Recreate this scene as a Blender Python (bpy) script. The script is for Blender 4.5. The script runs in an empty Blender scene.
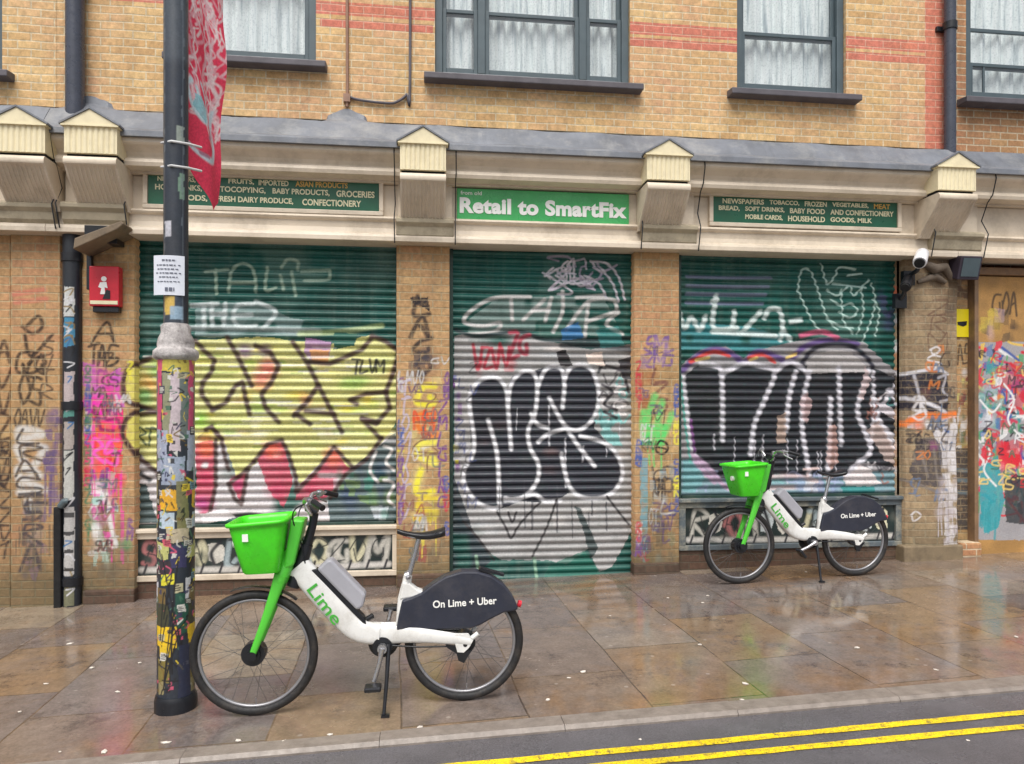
import bpy, bmesh, math, random
import numpy as np
from mathutils import Vector, Matrix

R = math.radians
rnd = random.Random(7)
S = bpy.context.scene
COL = S.collection

# ------------------------------------------------------------------ camera
F, CX, HY = 740.0, 512.0, 415.0
D0, H = 6.75, 1.55
TH = math.atan(740 / 6000.0)
FW = Vector((math.sin(TH), math.cos(TH), 0)); RT = Vector((math.cos(TH), -math.sin(TH), 0))
EYE = Vector((0, -D0, H))
GA, GB = 0.025, 0.012                      # fall of the pavement along the wall / across


def ray(px, py):
    return FW + RT * ((px - CX) / F) + Vector((0, 0, (HY - py) / F))


def P(px, py, Y=0.0):
    d = ray(px, py); t = (Y - EYE.y) / d.y
    p = EYE + d * t
    return p.x, p.z


def PX(px, Y=0.0): return P(px, 400, Y)[0]
def PZ(py, Y=0.0, px=540): return P(px, py, Y)[1]
def gz(x, y): return GA * x + GB * y


def G(px, py, dz=0.0):
    d = ray(px, py)
    t = (GA * EYE.x + GB * EYE.y + dz - EYE.z) / (d.z - GA * d.x - GB * d.y)
    return EYE + d * t


cam_d = bpy.data.cameras.new('camera'); cam = bpy.data.objects.new('camera', cam_d); COL.objects.link(cam)
cam_d.sensor_width = 36; cam_d.lens = F / 1024 * 36; cam_d.shift_y = (HY - 382) / 1024
cam_d.clip_end = 2000; cam_d.clip_start = 0.05
cam.location = EYE; cam.rotation_euler = (R(90), 0, -TH)
S.camera = cam


# ------------------------------------------------------------------ colours and materials
def lin(c):
    out = []
    for v in c[:3]:
        v /= 255.0
        out.append(v / 12.92 if v <= .04045 else ((v + .055) / 1.055) ** 2.4)
    return tuple(out)


class NT:
    def __init__(s, name):
        s.m = bpy.data.materials.new(name); s.m.use_nodes = True
        s.t = s.m.node_tree; s.n = s.t.nodes; s.b = s.n['Principled BSDF']; s.o = s.n['Material Output']

    def new(s, typ, **kw):
        n = s.n.new(typ)
        for k, v in kw.items():
            if k.startswith('_'): setattr(n, k[1:], v)
            else: n.inputs[k.replace('__', ' ')].default_value = v
        return n

    def link(s, a, b): s.t.links.new(a, b)

    def pos(s, obj=False):
        if obj: return s.new('ShaderNodeTexCoord').outputs['Object']
        return s.new('ShaderNodeNewGeometry').outputs['Position']

    def noise(s, scale, detail=4, rough=.6, vec=None):
        n = s.new('ShaderNodeTexNoise', Scale=scale, Detail=detail, Roughness=rough)
        if vec is not None: s.link(vec, n.inputs['Vector'])
        return n.outputs['Fac']

    def ramp(s, fac, stops):
        n = s.new('ShaderNodeValToRGB'); e = n.color_ramp.elements
        while len(e) < len(stops): e.new(.5)
        for el, (p, c) in zip(e, stops):
            el.position = p
            el.color = (c, c, c, 1) if isinstance(c, (int, float)) else (*c[:3], 1)
        s.link(fac, n.inputs['Fac'])
        return n.outputs['Color']

    def mix(s, fac, a, b, mode='MIX'):
        n = s.new('ShaderNodeMix', _data_type='RGBA', _blend_type=mode)
        for i, v in ((0, fac), (6, a), (7, b)):
            if isinstance(v, (int, float)): n.inputs[i].default_value = v
            elif isinstance(v, tuple): n.inputs[i].default_value = (*v[:3], 1)
            else: s.link(v, n.inputs[i])
        return n.outputs[2]

    def math(s, op, a, b=0.0):
        n = s.new('ShaderNodeMath', _operation=op)
        for i, v in ((0, a), (1, b)):
            if isinstance(v, (int, float)): n.inputs[i].default_value = v
            else: s.link(v, n.inputs[i])
        return n.outputs[0]

    def bump(s, h, strength=.3, dist=.01):
        n = s.new('ShaderNodeBump', Strength=strength, Distance=dist)
        s.link(h, n.inputs['Height']); s.link(n.outputs['Normal'], s.b.inputs['Normal'])

    def set(s, **kw):
        for k, v in kw.items():
            i = s.b.inputs[k.replace('__', ' ')]
            if hasattr(v, 'is_output'): s.link(v, i)
            elif isinstance(v, tuple) and len(v) == 3: i.default_value = (*v, 1)
            else: i.default_value = v
        return s.m


_pm = {}


def plain(name, col, rough=.5, metal=0.0, var=.25, scale=8.0, bump=0.0, spec=.5, dirt=None, dirt_amt=.0, obj=True):
    """painted / metal / plastic surface with uneven tone, mottled gloss and optional grime"""
    if name in _pm: return _pm[name]
    t = NT(name); c = lin(col); v = t.pos(obj)
    n1 = t.noise(scale, 5, .65, v)
    lo = tuple(x * (1 - var) for x in c); hi = tuple(min(1, x * (1 + var * .6)) for x in c)
    base = t.ramp(n1, [(.3, lo), (.7, hi)])
    if dirt_amt:
        n2 = t.ramp(t.noise(scale * .45 + 1.3, 8, .75, v), [(.48, 0.0), (.75, dirt_amt)])
        base = t.mix(n2, base, lin(dirt or (70, 60, 50)))
    r = t.ramp(t.noise(scale * 2.3, 4, .6, v), [(.3, max(.03, rough - .1)), (.7, min(1, rough + .12))])
    t.set(Base__Color=base, Roughness=r, Metallic=metal, Specular__IOR__Level=spec)
    if bump: t.bump(t.noise(scale * 5, 6, .7, v), bump, .01)
    _pm[name] = t.m
    return t.m


def brick(name, c1, c2, mortar, painted=False, wear=.5, grime=.25, vary=(165, 110, 70), zoff=0.0, low_green=False, mw=.006):
    t = NT(name); p = t.pos()
    sep = t.new('ShaderNodeSeparateXYZ'); t.link(p, sep.inputs[0])
    xy = t.math('ADD', sep.outputs['X'], sep.outputs['Y'])
    wob = t.math('MULTIPLY', t.math('SUBTRACT', t.noise(3.0, 3, .5, p), .5), .02)
    cmb = t.new('ShaderNodeCombineXYZ'); t.link(xy, cmb.inputs['X'])
    t.link(t.math('ADD', t.math('ADD', sep.outputs['Z'], zoff), wob), cmb.inputs['Y'])
    v = cmb.outputs[0]

    def bt(w, off, a, b, bias):
        n = t.new('ShaderNodeTexBrick', _offset=off, _offset_frequency=2, Scale=1.0, Bias=bias)
        n.inputs['Mortar Size'].default_value = mw; n.inputs['Mortar Smooth'].default_value = .4
        n.inputs['Brick Width'].default_value = w; n.inputs['Row Height'].default_value = .07
        n.inputs['Color1'].default_value = (*lin(a), 1); n.inputs['Color2'].default_value = (*lin(b), 1)
        n.inputs['Mortar'].default_value = (*lin(mortar), 1)
        t.link(v, n.inputs['Vector'])
        return n
    b1 = bt(.187, .42, c1, c2, 0.0)
    b2 = bt(.187, .42, vary, c1, -.35)
    # patches of odd bricks, soot and damp
    col = t.mix(t.ramp(t.noise(1.1, 4, .6, p), [(.42, 0.0), (.62, .75)]), b1.outputs['Color'], b2.outputs['Color'])
    fine = t.ramp(t.noise(26, 5, .7, p), [(.25, .62), (.75, 1.25)])
    col = t.mix(1.0, col, fine, 'MULTIPLY')
    soot = t.ramp(t.noise(.8, 7, .7, p), [(.45, 0.0), (.72, grime)])
    col = t.mix(soot, col, lin((70, 58, 48)))
    rmp = t.new('ShaderNodeMapping'); rmp.inputs['Scale'].default_value = (5, 5, .45); t.link(p, rmp.inputs['Vector'])
    run = t.ramp(t.noise(1.0, 6, .7, rmp.outputs[0]), [(.52, 0.0), (.72, grime)])
    col = t.mix(run, col, lin((88, 74, 60)))
    if low_green:
        f = t.ramp(t.math('ADD', sep.outputs['Z'], t.math('MULTIPLY', t.noise(2.5, 4, .6, p), .5)), [(.35, .7), (.8, 0.0)])
        col = t.mix(f, col, lin((78, 76, 58)))
    if painted:
        at = t.new('ShaderNodeAttribute', _attribute_name='paint')
        w = t.ramp(t.noise(19, 6, .75, p), [(.30, 1 - wear), (.52, 1.0)])
        fac = t.math('MULTIPLY', at.outputs['Alpha'], w)
        fac = t.math('MULTIPLY', fac, t.ramp(b1.outputs['Fac'], [(.1, 1.0), (.9, .62)]))
        col = t.mix(fac, col, at.outputs['Color'])
    rg = t.ramp(t.noise(5, 4, .6, p), [(.3, .6), (.7, .9)])
    hgt = t.math('ADD', t.math('MULTIPLY', b1.outputs['Fac'], -1.0), t.math('MULTIPLY', t.noise(60, 4, .7, p), .5))
    t.set(Base__Color=col, Roughness=rg, Specular__IOR__Level=.3)
    t.bump(hgt, .55, .006)
    return t.m


def painted(name, base, rough=.5, wear=.25, streak=.3, metal=0.0, spec=.5):
    """surface whose spray paint is stored on the mesh as the colour attribute 'paint'"""
    t = NT(name); p = t.pos(); c = lin(base)
    n = t.noise(3.0, 6, .65, p)
    b = t.ramp(n, [(.3, tuple(x * .75 for x in c)), (.7, tuple(x * 1.3 for x in c))])
    mp = t.new('ShaderNodeMapping'); mp.inputs['Scale'].default_value = (14, 14, 1.2); t.link(p, mp.inputs['Vector'])
    st = t.ramp(t.noise(1.0, 5, .7, mp.outputs[0]), [(.5, 0.0), (.75, streak)])
    b = t.mix(st, b, lin((125, 140, 130)))
    at = t.new('ShaderNodeAttribute', _attribute_name='paint')
    w = t.ramp(t.noise(24, 6, .75, p), [(.28, 1 - wear), (.5, 1.0)])
    col = t.mix(t.math('MULTIPLY', at.outputs['Alpha'], w), b, at.outputs['Color'])
    dirt = t.ramp(t.noise(1.7, 8, .75, p), [(.5, 0.0), (.78, .35)])
    col = t.mix(dirt, col, lin((72, 66, 60)))
    col = t.mix(1.0, col, t.ramp(t.noise(70, 3, .6, p), [(.3, .82), (.7, 1.1)]), 'MULTIPLY')
    t.set(Base__Color=col, Roughness=t.ramp(t.noise(9, 4, .6, p), [(.3, rough - .12), (.7, rough + .15)]), Metallic=metal, Specular__IOR__Level=spec)
    t.bump(t.noise(40, 5, .7, p), .12, .004)
    return t.m


# ------------------------------------------------------------------ mesh helpers
class MB:
    def __init__(s): s.v = []; s.f = []; s.mi = []; s.sm = []

    def add(s, vs, fs, mi=0, smooth=False):
        o = len(s.v); s.v += [tuple(map(float, v)) for v in vs]
        for f in fs:
            s.f.append(tuple(i + o for i in f)); s.mi.append(mi); s.sm.append(smooth)
        return s

    def box(s, x0, x1, y0, y1, z0, z1, mi=0):
        vs = [(x, y, z) for z in (z0, z1) for y in (y0, y1) for x in (x0, x1)]
        return s.add(vs, [(0, 2, 3, 1), (4, 5, 7, 6), (0, 1, 5, 4), (2, 6, 7, 3), (0, 4, 6, 2), (1, 3, 7, 5)], mi)

    def prism_x(s, prof, x0, x1, mi=0):
        """profile of (y, z) points, counter-clockwise or not, run along x"""
        n = len(prof)
        vs = [(x0, y, z) for y, z in prof] + [(x1, y, z) for y, z in prof]
        fs = [(i, (i + 1) % n, n + (i + 1) % n, n + i) for i in range(n)]
        fs += [tuple(range(n))[::-1], tuple(range(n, 2 * n))]
        return s.add(vs, fs, mi)

    def prism_y(s, prof, y0, y1, mi=0):
        n = len(prof)
        vs = [(x, y0, z) for x, z in prof] + [(x, y1, z) for x, z in prof]
        fs = [(i, (i + 1) % n, n + (i + 1) % n, n + i) for i in range(n)]
        fs += [tuple(range(n))[::-1], tuple(range(n, 2 * n))]
        return s.add(vs, fs, mi)

    def tube(s, pts, r, seg=10, caps=True, mi=0):
        pts = [Vector(p) for p in pts]; n = len(pts)
        rs = r if isinstance(r, (list, tuple)) else [r] * n
        tang = [(pts[min(i + 1, n - 1)] - pts[max(i - 1, 0)]).normalized() for i in range(n)]
        up = Vector((0, 0, 1)) if abs(tang[0].z) < .9 else Vector((0, 1, 0))
        nr = (up - tang[0] * up.dot(tang[0])).normalized()
        vs = []
        for i in range(n):
            nr = (nr - tang[i] * nr.dot(tang[i])).normalized(); bn = tang[i].cross(nr)
            for k in range(seg):
                a = 2 * math.pi * k / seg
                vs.append(pts[i] + (nr * math.cos(a) + bn * math.sin(a)) * rs[i])
        fs = [(i * seg + k, i * seg + (k + 1) % seg, (i + 1) * seg + (k + 1) % seg, (i + 1) * seg + k) for i in range(n - 1) for k in range(seg)]
        s.add(vs, fs, mi, True)
        if caps:
            s.add(vs[:seg], [tuple(range(seg))[::-1]], mi); s.add(vs[-seg:], [tuple(range(seg))], mi)
        return s

    def sweep_xz(s, path, rad, seg=16, power=.8, y=0.0, mi=0):
        """superelliptic tube along a path in the x-z plane; rad = (in-plane, sideways) per point"""
        n = len(path); pts = [Vector((p[0], y, p[1])) for p in path]; vs = []
        for i in range(n):
            t = (pts[min(i + 1, n - 1)] - pts[max(i - 1, 0)]).normalized(); nr = Vector((-t.z, 0, t.x))
            for k in range(seg):
                a = 2 * math.pi * k / seg; c, q = math.cos(a), math.sin(a)
                c = math.copysign(abs(c) ** power, c); q = math.copysign(abs(q) ** power, q)
                vs.append(pts[i] + nr * c * rad[i][0] + Vector((0, q * rad[i][1], 0)))
        fs = [(i * seg + k, i * seg + (k + 1) % seg, (i + 1) * seg + (k + 1) % seg, (i + 1) * seg + k) for i in range(n - 1) for k in range(seg)]
        s.add(vs, fs, mi, True)
        s.add(vs[:seg], [tuple(range(seg))[::-1]], mi); s.add(vs[-seg:], [tuple(range(seg))], mi)
        return s

    def torus(s, c, Rr, r, n=56, m=10, ry=None, mi=0, a0=0, a1=2 * math.pi):
        """ring in the x-z plane"""
        ry = ry or r; vs = []; full = abs(a1 - a0 - 2 * math.pi) < 1e-6; k = n if full else n + 1
        for i in range(k):
            a = a0 + (a1 - a0) * i / n
            for j in range(m):
                b = 2 * math.pi * j / m; q = Rr + r * math.cos(b)
                vs.append((c[0] + q * math.cos(a), c[1] + ry * math.sin(b), c[2] + q * math.sin(a)))
        fs = [((i % k) * m + j, (i % k) * m + (j + 1) % m, ((i + 1) % k) * m + (j + 1) % m, ((i + 1) % k) * m + j) for i in range(n) for j in range(m)]
        return s.add(vs, fs, mi, True)

    def disc_y(s, c, r, y0, y1, n=24, mi=0):
        return s.tube([(c[0], y0, c[1]), (c[0], y1, c[1])], r, n, True, mi)

    def lathe(s, prof, c=(0, 0), n=32, mi=0):
        vs = []; k = len(prof)
        for r, z in prof:
            for i in range(n):
                a = 2 * math.pi * i / n; vs.append((c[0] + r * math.cos(a), c[1] + r * math.sin(a), z))
        fs = [(j * n + i, j * n + (i + 1) % n, (j + 1) * n + (i + 1) % n, (j + 1) * n + i) for j in range(k - 1) for i in range(n)]
        s.add(vs, fs, mi, True)
        s.add(vs[:n], [tuple(range(n))[::-1]], mi); s.add(vs[-n:], [tuple(range(n))], mi)
        return s

    def build(s, name, mats, parent=None, bevel=0.0, label=None, local=False):
        """link as ONE mesh object; vertices are world unless local=True (already relative to the thing)"""
        off = Vector((0, 0, 0)) if local else base_of(parent)
        me = bpy.data.meshes.new(name)
        me.from_pydata([(v[0] - off.x, v[1] - off.y, v[2] - off.z) for v in s.v], [], s.f)
        if not isinstance(mats, (list, tuple)): mats = [mats]
        for m in mats: me.materials.append(m)
        me.polygons.foreach_set('material_index', s.mi); me.polygons.foreach_set('use_smooth', s.sm)
        me.update()
        bm = bmesh.new(); bm.from_mesh(me)
        bmesh.ops.recalc_face_normals(bm, faces=bm.faces); bm.to_mesh(me); bm.free()
        o = link(name, me, parent)
        if bevel:
            b = o.modifiers.new('bevel', 'BEVEL'); b.width = bevel; b.segments = 2; b.limit_method = 'ANGLE'; b.angle_limit = R(40)
        if label: o['label'] = label
        return o


def link(name, data, parent=None):
    o = bpy.data.objects.new(name, data); COL.objects.link(o)
    if parent is not None: o.parent = parent
    return o


def base_of(o):
    p = Vector((0, 0, 0))
    while o is not None: p += o.location; o = o.parent
    return p


def tag(o, label, cat, group=None):
    o['label'] = label; o['category'] = cat
    if group: o['group'] = group
    return o


def thing(name, label, cat, loc=(0, 0, 0), group=None):
    o = bpy.data.objects.new(name, None); COL.objects.link(o); o.location = loc; o.empty_display_size = .2
    return tag(o, label, cat, group)


def structure(o): o['kind'] = 'structure'; return o


def copy_tree(o, parent=None):
    c = o.copy(); COL.objects.link(c)
    if parent is not None: c.parent = parent
    for ch in list(o.children): copy_tree(ch, c)
    return c


def text_mesh(body, w, h=None, extrude=.002, bold=.0, spacing=1.0, shear=0.0):
    """lettering as a list of (x, z) geometry scaled to w (x h), origin at its lower left"""
    cu = bpy.data.curves.new('t', 'FONT'); cu.body = body; cu.size = 1; cu.offset = bold; cu.extrude = .02
    cu.space_character = spacing; cu.shear = shear; cu.resolution_u = 4
    o = bpy.data.objects.new('t', cu); COL.objects.link(o)
    bpy.context.view_layer.update()
    me = bpy.data.meshes.new_from_object(o.evaluated_get(bpy.context.evaluated_depsgraph_get()))
    vs = [tuple(v.co) for v in me.vertices]; fs = [tuple(p.vertices) for p in me.polygons]
    bpy.data.objects.remove(o); bpy.data.curves.remove(cu); bpy.data.meshes.remove(me)
    x0 = min(v[0] for v in vs); x1 = max(v[0] for v in vs); y0 = min(v[1] for v in vs); y1 = max(v[1] for v in vs)
    sx = w / (x1 - x0); sy = (h / (y1 - y0)) if h else sx
    return [((v[0] - x0) * sx, (v[1] - y0) * sy, v[2] / .02 * extrude) for v in vs], fs


def put_text(mb, body, x, y, z, w, h, mi=0, **kw):
    vs, fs = text_mesh(body, w, h, **kw)
    mb.add([(x + a, y - c, z + b) for a, b, c in vs], fs, mi)


# ------------------------------------------------------------------ spray paint on fine meshes
def vnoise(x, z, sc, seed):
    r = np.random.RandomState(seed); T = r.rand(64, 64)
    u = x * sc; w = z * sc; i = np.floor(u).astype(int); j = np.floor(w).astype(int)
    fu = u - i; fw = w - j; fu = fu * fu * (3 - 2 * fu); fw = fw * fw * (3 - 2 * fw)
    g = lambda a, b: T[a % 64, b % 64]
    return (g(i, j) * (1 - fu) + g(i + 1, j) * fu) * (1 - fw) + (g(i, j + 1) * (1 - fu) + g(i + 1, j + 1) * fu) * fw


def catmull(p, n=7):
    if len(p) < 3: return p
    q = [p[0]] + list(p) + [p[-1]]; out = []
    for i in range(1, len(q) - 2):
        a, b, c, d = (np.array(q[k], float) for k in (i - 1, i, i + 1, i + 2))
        for k in range(n):
            t = k / n
            out.append(tuple(.5 * ((2 * b) + (c - a) * t + (2 * a - 5 * b + 4 * c - d) * t * t + (3 * b - a - 3 * c + d) * t ** 3)))
    out.append(tuple(p[-1])); return out


class Canvas:
    """a flat sheet of paint measured in metres on the surface it will cover"""
    def __init__(s, x0, x1, z0, z1, res=.008, Y=0.0, resz=None):
        s.nx = int((x1 - x0) / res) + 2; s.nz = int((z1 - z0) / (resz or res)) + 2
        s.xs = np.linspace(x0, x1, s.nx); s.zs = np.linspace(z0, z1, s.nz)
        s.X, s.Z = np.meshgrid(s.xs, s.zs); s.Y = Y
        s.rgb = np.zeros((s.nz, s.nx, 3)); s.a = np.zeros((s.nz, s.nx))
        s.k = (D0 + Y) / F / (math.cos(TH))            # metres per traced unit

    def pts(s, p, px=True): return [P(x, y, s.Y) for x, y in p] if px else list(p)

    def _over(s, sl, cov, col):
        a = s.a[sl]; c = np.array(lin(col)); na = a + cov * (1 - a)
        w = np.where(na > 1e-6, cov / np.maximum(na, 1e-6), 0)[..., None]
        s.rgb[sl] = s.rgb[sl] * (1 - w) + c * w; s.a[sl] = na

    def _sl(s, x0, x1, z0, z1):
        i0, i1 = np.searchsorted(s.xs, [x0, x1]); j0, j1 = np.searchsorted(s.zs, [z0, z1])
        return (slice(max(0, j0 - 1), j1 + 1), slice(max(0, i0 - 1), i1 + 1))

    def poly(s, p, col, a=1.0, px=True, soft=0.0, patch=None):
        p = s.pts(p, px); xs = [q[0] for q in p]; zs = [q[1] for q in p]
        sl = s._sl(min(xs), max(xs), min(zs), max(zs)); X, Z = s.X[sl], s.Z[sl]
        if X.size == 0: return
        X = X + (vnoise(s.X[sl], s.Z[sl], 22, 3) - .5) * .012; Z = Z + (vnoise(s.X[sl], s.Z[sl], 22, 4) - .5) * .012
        ins = np.zeros(X.shape, bool); n = len(p)
        for i in range(n):
            (xa, za), (xb, zb) = p[i], p[(i + 1) % n]
            if za == zb: continue
            c = ((za > Z) != (zb > Z)) & (X < (xb - xa) * (Z - za) / (zb - za) + xa); ins ^= c
        cov = ins * a
        if patch: cov = cov * np.clip((vnoise(s.X[sl], s.Z[sl], patch[0], patch[1]) - patch[2]) * 6, 0, 1)
        s._over(sl, cov, col)

    def stroke(s, p, w, col, a=1.0, px=True, smooth=True, soft=.5):
        p = s.pts(p, px); w = w * s.k if px else w
        if smooth: p = catmull(p)
        xs = [q[0] for q in p]; zs = [q[1] for q in p]; m = w
        sl = s._sl(min(xs) - m, max(xs) + m, min(zs) - m, max(zs) + m); X, Z = s.X[sl], s.Z[sl]
        if X.size == 0: return
        d = np.full(X.shape, 1e9)
        for (xa, za), (xb, zb) in zip(p[:-1], p[1:]):
            dx, dz = xb - xa, zb - za; L = dx * dx + dz * dz
            t = np.clip(((X - xa) * dx + (Z - za) * dz) / L, 0, 1) if L > 1e-12 else 0
            d = np.minimum(d, np.hypot(X - xa - t * dx, Z - za - t * dz))
        s._over(sl, np.clip((w / 2 - d) / (w * soft) + .5, 0, 1) * a, col)

    def strokes(s, L, w, col, **k):
        for p in L: s.stroke(p, w, col, **k)

    def spray(s, x, y, r, col, a=.8, px=True, rz=None):
        if px: (x, y), r = P(x, y, s.Y), r * s.k
        rz = rz * s.k if (rz and px) else (rz or r)
        sl = s._sl(x - 1.5 * r, x + 1.5 * r, y - 1.5 * rz, y + 1.5 * rz); X, Z = s.X[sl], s.Z[sl]
        if X.size == 0: return
        d = np.hypot((X - x) / r, (Z - y) / rz) + (vnoise(X, Z, 9, 5) - .5) * .7
        s._over(sl, np.clip(1.25 - d, 0, 1) * a, col)

    def haze(s, col, a, sc, seed, thr):
        s._over((slice(None), slice(None)), np.clip((vnoise(s.X, s.Z, sc, seed) * .7 + vnoise(s.X, s.Z, sc * 3, seed + 1) * .3 - thr) * 5, 0, 1) * a, col)

    def tagrow(s, x, y, w, h, n, lw, col, seed, a=.9, vert=False, px=True, slant=.15):
        """a row (or column) of scrawled letters"""
        q = random.Random(seed)
        kinds = ([(0, 0), (0, 1), (.5, .4), (1, 1), (1, 0)], [(0, 1), (.9, .95), (.1, .05), (1, 0)], [(.9, .9), (.2, .8), (.1, .3), (.9, .1), (.8, .5)],
                 [(0, 0), (.4, 1), (.9, 0), (.6, .4), (.2, .45)], [(.1, 1), (.1, 0), (.9, .1)], [(0, 1), (.5, 0), (1, 1)], [(1, .9), (.2, .95), (.1, .55), (.9, .45), (.8, .05), (0, .1)],
                 [(.1, 0), (.15, 1), (.9, .75), (.2, .5), (1, 0)], [(.1, .5), (.5, 1), (.95, .5), (.5, 0), (.1, .5)], [(0, .95), (1, 1), (.5, .95), (.5, 0)])
        for i in range(n):
            if vert: cx, cy, cw, ch = x, y + h * i / n, w, h / n * .95
            else: cx, cy, cw, ch = x + w * i / n, y, w / n * .95, h
            pts = []
            for u, v in q.choice(kinds):
                u += q.uniform(-.12, .12); v += q.uniform(-.1, .1)
                pts.append((cx + cw * (u + slant * v), cy + ch * (1 - v) if px else cy + ch * v))
            s.stroke(pts, lw, col, a=a, px=px)

    def attr(s, me):
        at = me.color_attributes.new('paint', 'FLOAT_COLOR', 'POINT')
        d = np.concatenate([s.rgb.reshape(-1, 3), s.a.reshape(-1, 1)], 1).astype(np.float32)
        at.data.foreach_set('color', d.ravel())

    def mesh(s, name, mat, parent, yf, mapf=None, depth=None, label=None):
        """build the sheet: yf(X, Z) gives its depth; depth closes it into a slab"""
        off = base_of(parent)
        if mapf: xx, yy, zz = mapf(s.X, s.Z)
        else: xx, yy, zz = s.X, yf(s.X, s.Z), s.Z
        co = np.stack([xx - off.x, yy - off.y, zz - off.z], -1).reshape(-1, 3)
        nx, nz = s.nx, s.nz
        idx = np.arange(nx * nz).reshape(nz, nx)
        q = np.stack([idx[:-1, :-1], idx[:-1, 1:], idx[1:, 1:], idx[1:, :-1]], -1).reshape(-1, 4)
        me = bpy.data.meshes.new(name)
        if depth is not None:                       # rim strips running back to a back plane
            ring = np.concatenate([idx[0, :], idx[1:, -1], idx[-1, -2::-1], idx[-2:0:-1, 0]])
            bk = co[ring].copy(); bk[:, 1] = depth - off.y
            nb = len(ring); b0 = nx * nz
            q2 = np.stack([ring, b0 + np.arange(nb), b0 + (np.arange(nb) + 1) % nb, np.roll(ring, -1)], -1)
            q = np.concatenate([q, q2]); co = np.concatenate([co, bk])
        me.vertices.add(len(co)); me.vertices.foreach_set('co', co.astype(np.float32).ravel())
        me.loops.add(q.size); me.loops.foreach_set('vertex_index', q.ravel().astype(np.int32))
        me.polygons.add(len(q)); me.polygons.foreach_set('loop_start', np.arange(0, q.size, 4, dtype=np.int32))
        me.update(calc_edges=True); me.validate()
        at = me.color_attributes.new('paint', 'FLOAT_COLOR', 'POINT')
        d = np.zeros((len(co), 4), np.float32); d[:nx * nz, :3] = s.rgb.reshape(-1, 3); d[:nx * nz, 3] = s.a.ravel()
        if depth is not None: d[nx * nz:] = d[ring]
        at.data.foreach_set('color', d.ravel())
        if mapf: me.polygons.foreach_set('use_smooth', np.ones(len(q), bool))
        me.materials.append(mat)
        o = link(name, me, parent)
        if label: o['label'] = label
        return o

# ------------------------------------------------------------------ materials
M_YB = brick('yellow_stock_brick', (226, 192, 138), (202, 162, 112), (216, 198, 164), grime=.18, vary=(208, 158, 126), mw=.0075)
M_RB = brick('red_band_brick', (212, 130, 112), (202, 118, 100), (214, 166, 144), grime=.12, vary=(206, 128, 100), mw=.006)
M_PB = brick('pilaster_brick', (206, 172, 122), (176, 140, 96), (186, 164, 128), painted=True, grime=.45, vary=(188, 136, 102), mw=.007, low_green=True)
M_GB = brick('grey_pier_brick', (172, 150, 118), (146, 124, 98), (160, 144, 118), painted=True, grime=.5, vary=(136, 106, 84), mw=.008, low_green=True)
M_OB = brick('orange_brick', (192, 152, 108), (168, 124, 88), (202, 184, 156), grime=.35, vary=(188, 126, 96), mw=.008)
M_DB = brick('dark_plinth_brick', (104, 84, 70), (84, 68, 58), (92, 82, 70), grime=.5, vary=(96, 66, 54))
M_SH = painted('green_shutter_paint', (16, 84, 76), .45, .3, .3)
M_RISER = painted('riser_panel', (30, 44, 44), .5, .2, .1)
M_DOOR = painted('hoarding_wood', (176, 134, 78), .6, .15, .0)
M_POST = painted('post_iron', (44, 50, 60), .4, .15, .05)
M_PIPE = painted('pipe_iron', (36, 40, 48), .4, .2, .05)
M_CLOTH = painted('banner_cloth', (214, 44, 70), .8, .03, .0, spec=.2)
M_CREAM = plain('cream_paint', (216, 202, 182), .5, 0, .1, 3, .05, dirt=(128, 112, 88), dirt_amt=.5)
M_PALE = plain('pale_cream_paint', (232, 220, 184), .5, 0, .08, 5, .04, dirt=(150, 134, 104), dirt_amt=.35)
M_STONE = plain('weathered_capital', (176, 164, 140), .7, 0, .2, 5, .1, dirt=(84, 74, 62), dirt_amt=.7)
M_GRIME = plain('grimy_stone', (132, 116, 92), .7, 0, .3, 6, .2, dirt=(66, 58, 50), dirt_amt=.8)
M_LEAD = plain('lead_sheet', (112, 116, 124), .45, .0, .3, 3, .25, dirt=(176, 174, 168), dirt_amt=.55)
M_FRAME = plain('grey_window_paint', (78, 92, 98), .4, 0, .15, 6, .03)
M_SILL = plain('dark_sill', (92, 88, 94), .6, 0, .25, 6, .12)
M_BLACK = plain('black_paint', (26, 28, 34), .35, 0, .3, 8, .03)
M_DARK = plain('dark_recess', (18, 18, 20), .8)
M_GSIGN = plain('dark_green_board', (24, 92, 66), .35, 0, .2, 4, .02, dirt=(60, 84, 60), dirt_amt=.4)
M_BSIGN = plain('bright_green_board', (62, 170, 92), .3, 0, .14, 3, .01, dirt=(110, 190, 120), dirt_amt=.4)
M_LET = plain('cream_lettering', (226, 220, 184), .5, 0, .1)
M_LET2 = plain('ochre_lettering', (206, 164, 84), .5, 0, .1)
M_WLET = plain('white_lettering', (240, 240, 236), .4, 0, .04)
M_GUIDE = plain('dark_green_guide', (34, 62, 56), .45, 0, .3, 7, .04, dirt=(100, 100, 90), dirt_amt=.4)


def curtain_mat():
    t = NT('net_curtain'); p = t.pos()
    mp = t.new('ShaderNodeMapping'); mp.inputs['Scale'].default_value = (30, 1, 1.6); t.link(p, mp.inputs['Vector'])
    n = t.noise(1.0, 4, .6, mp.outputs[0])
    c = t.ramp(n, [(.30, lin((170, 180, 186))), (.46, lin((236, 240, 238))), (.75, lin((250, 250, 248)))])
    lace = t.new('ShaderNodeTexVoronoi', Scale=46.0); t.link(p, lace.inputs['Vector'])
    c = t.mix(t.ramp(lace.outputs['Distance'], [(.1, .35), (.5, 0.0)]), c, lin((150, 160, 166)))
    return t.set(Base__Color=c, Roughness=.9, Specular__IOR__Level=.1)


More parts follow.
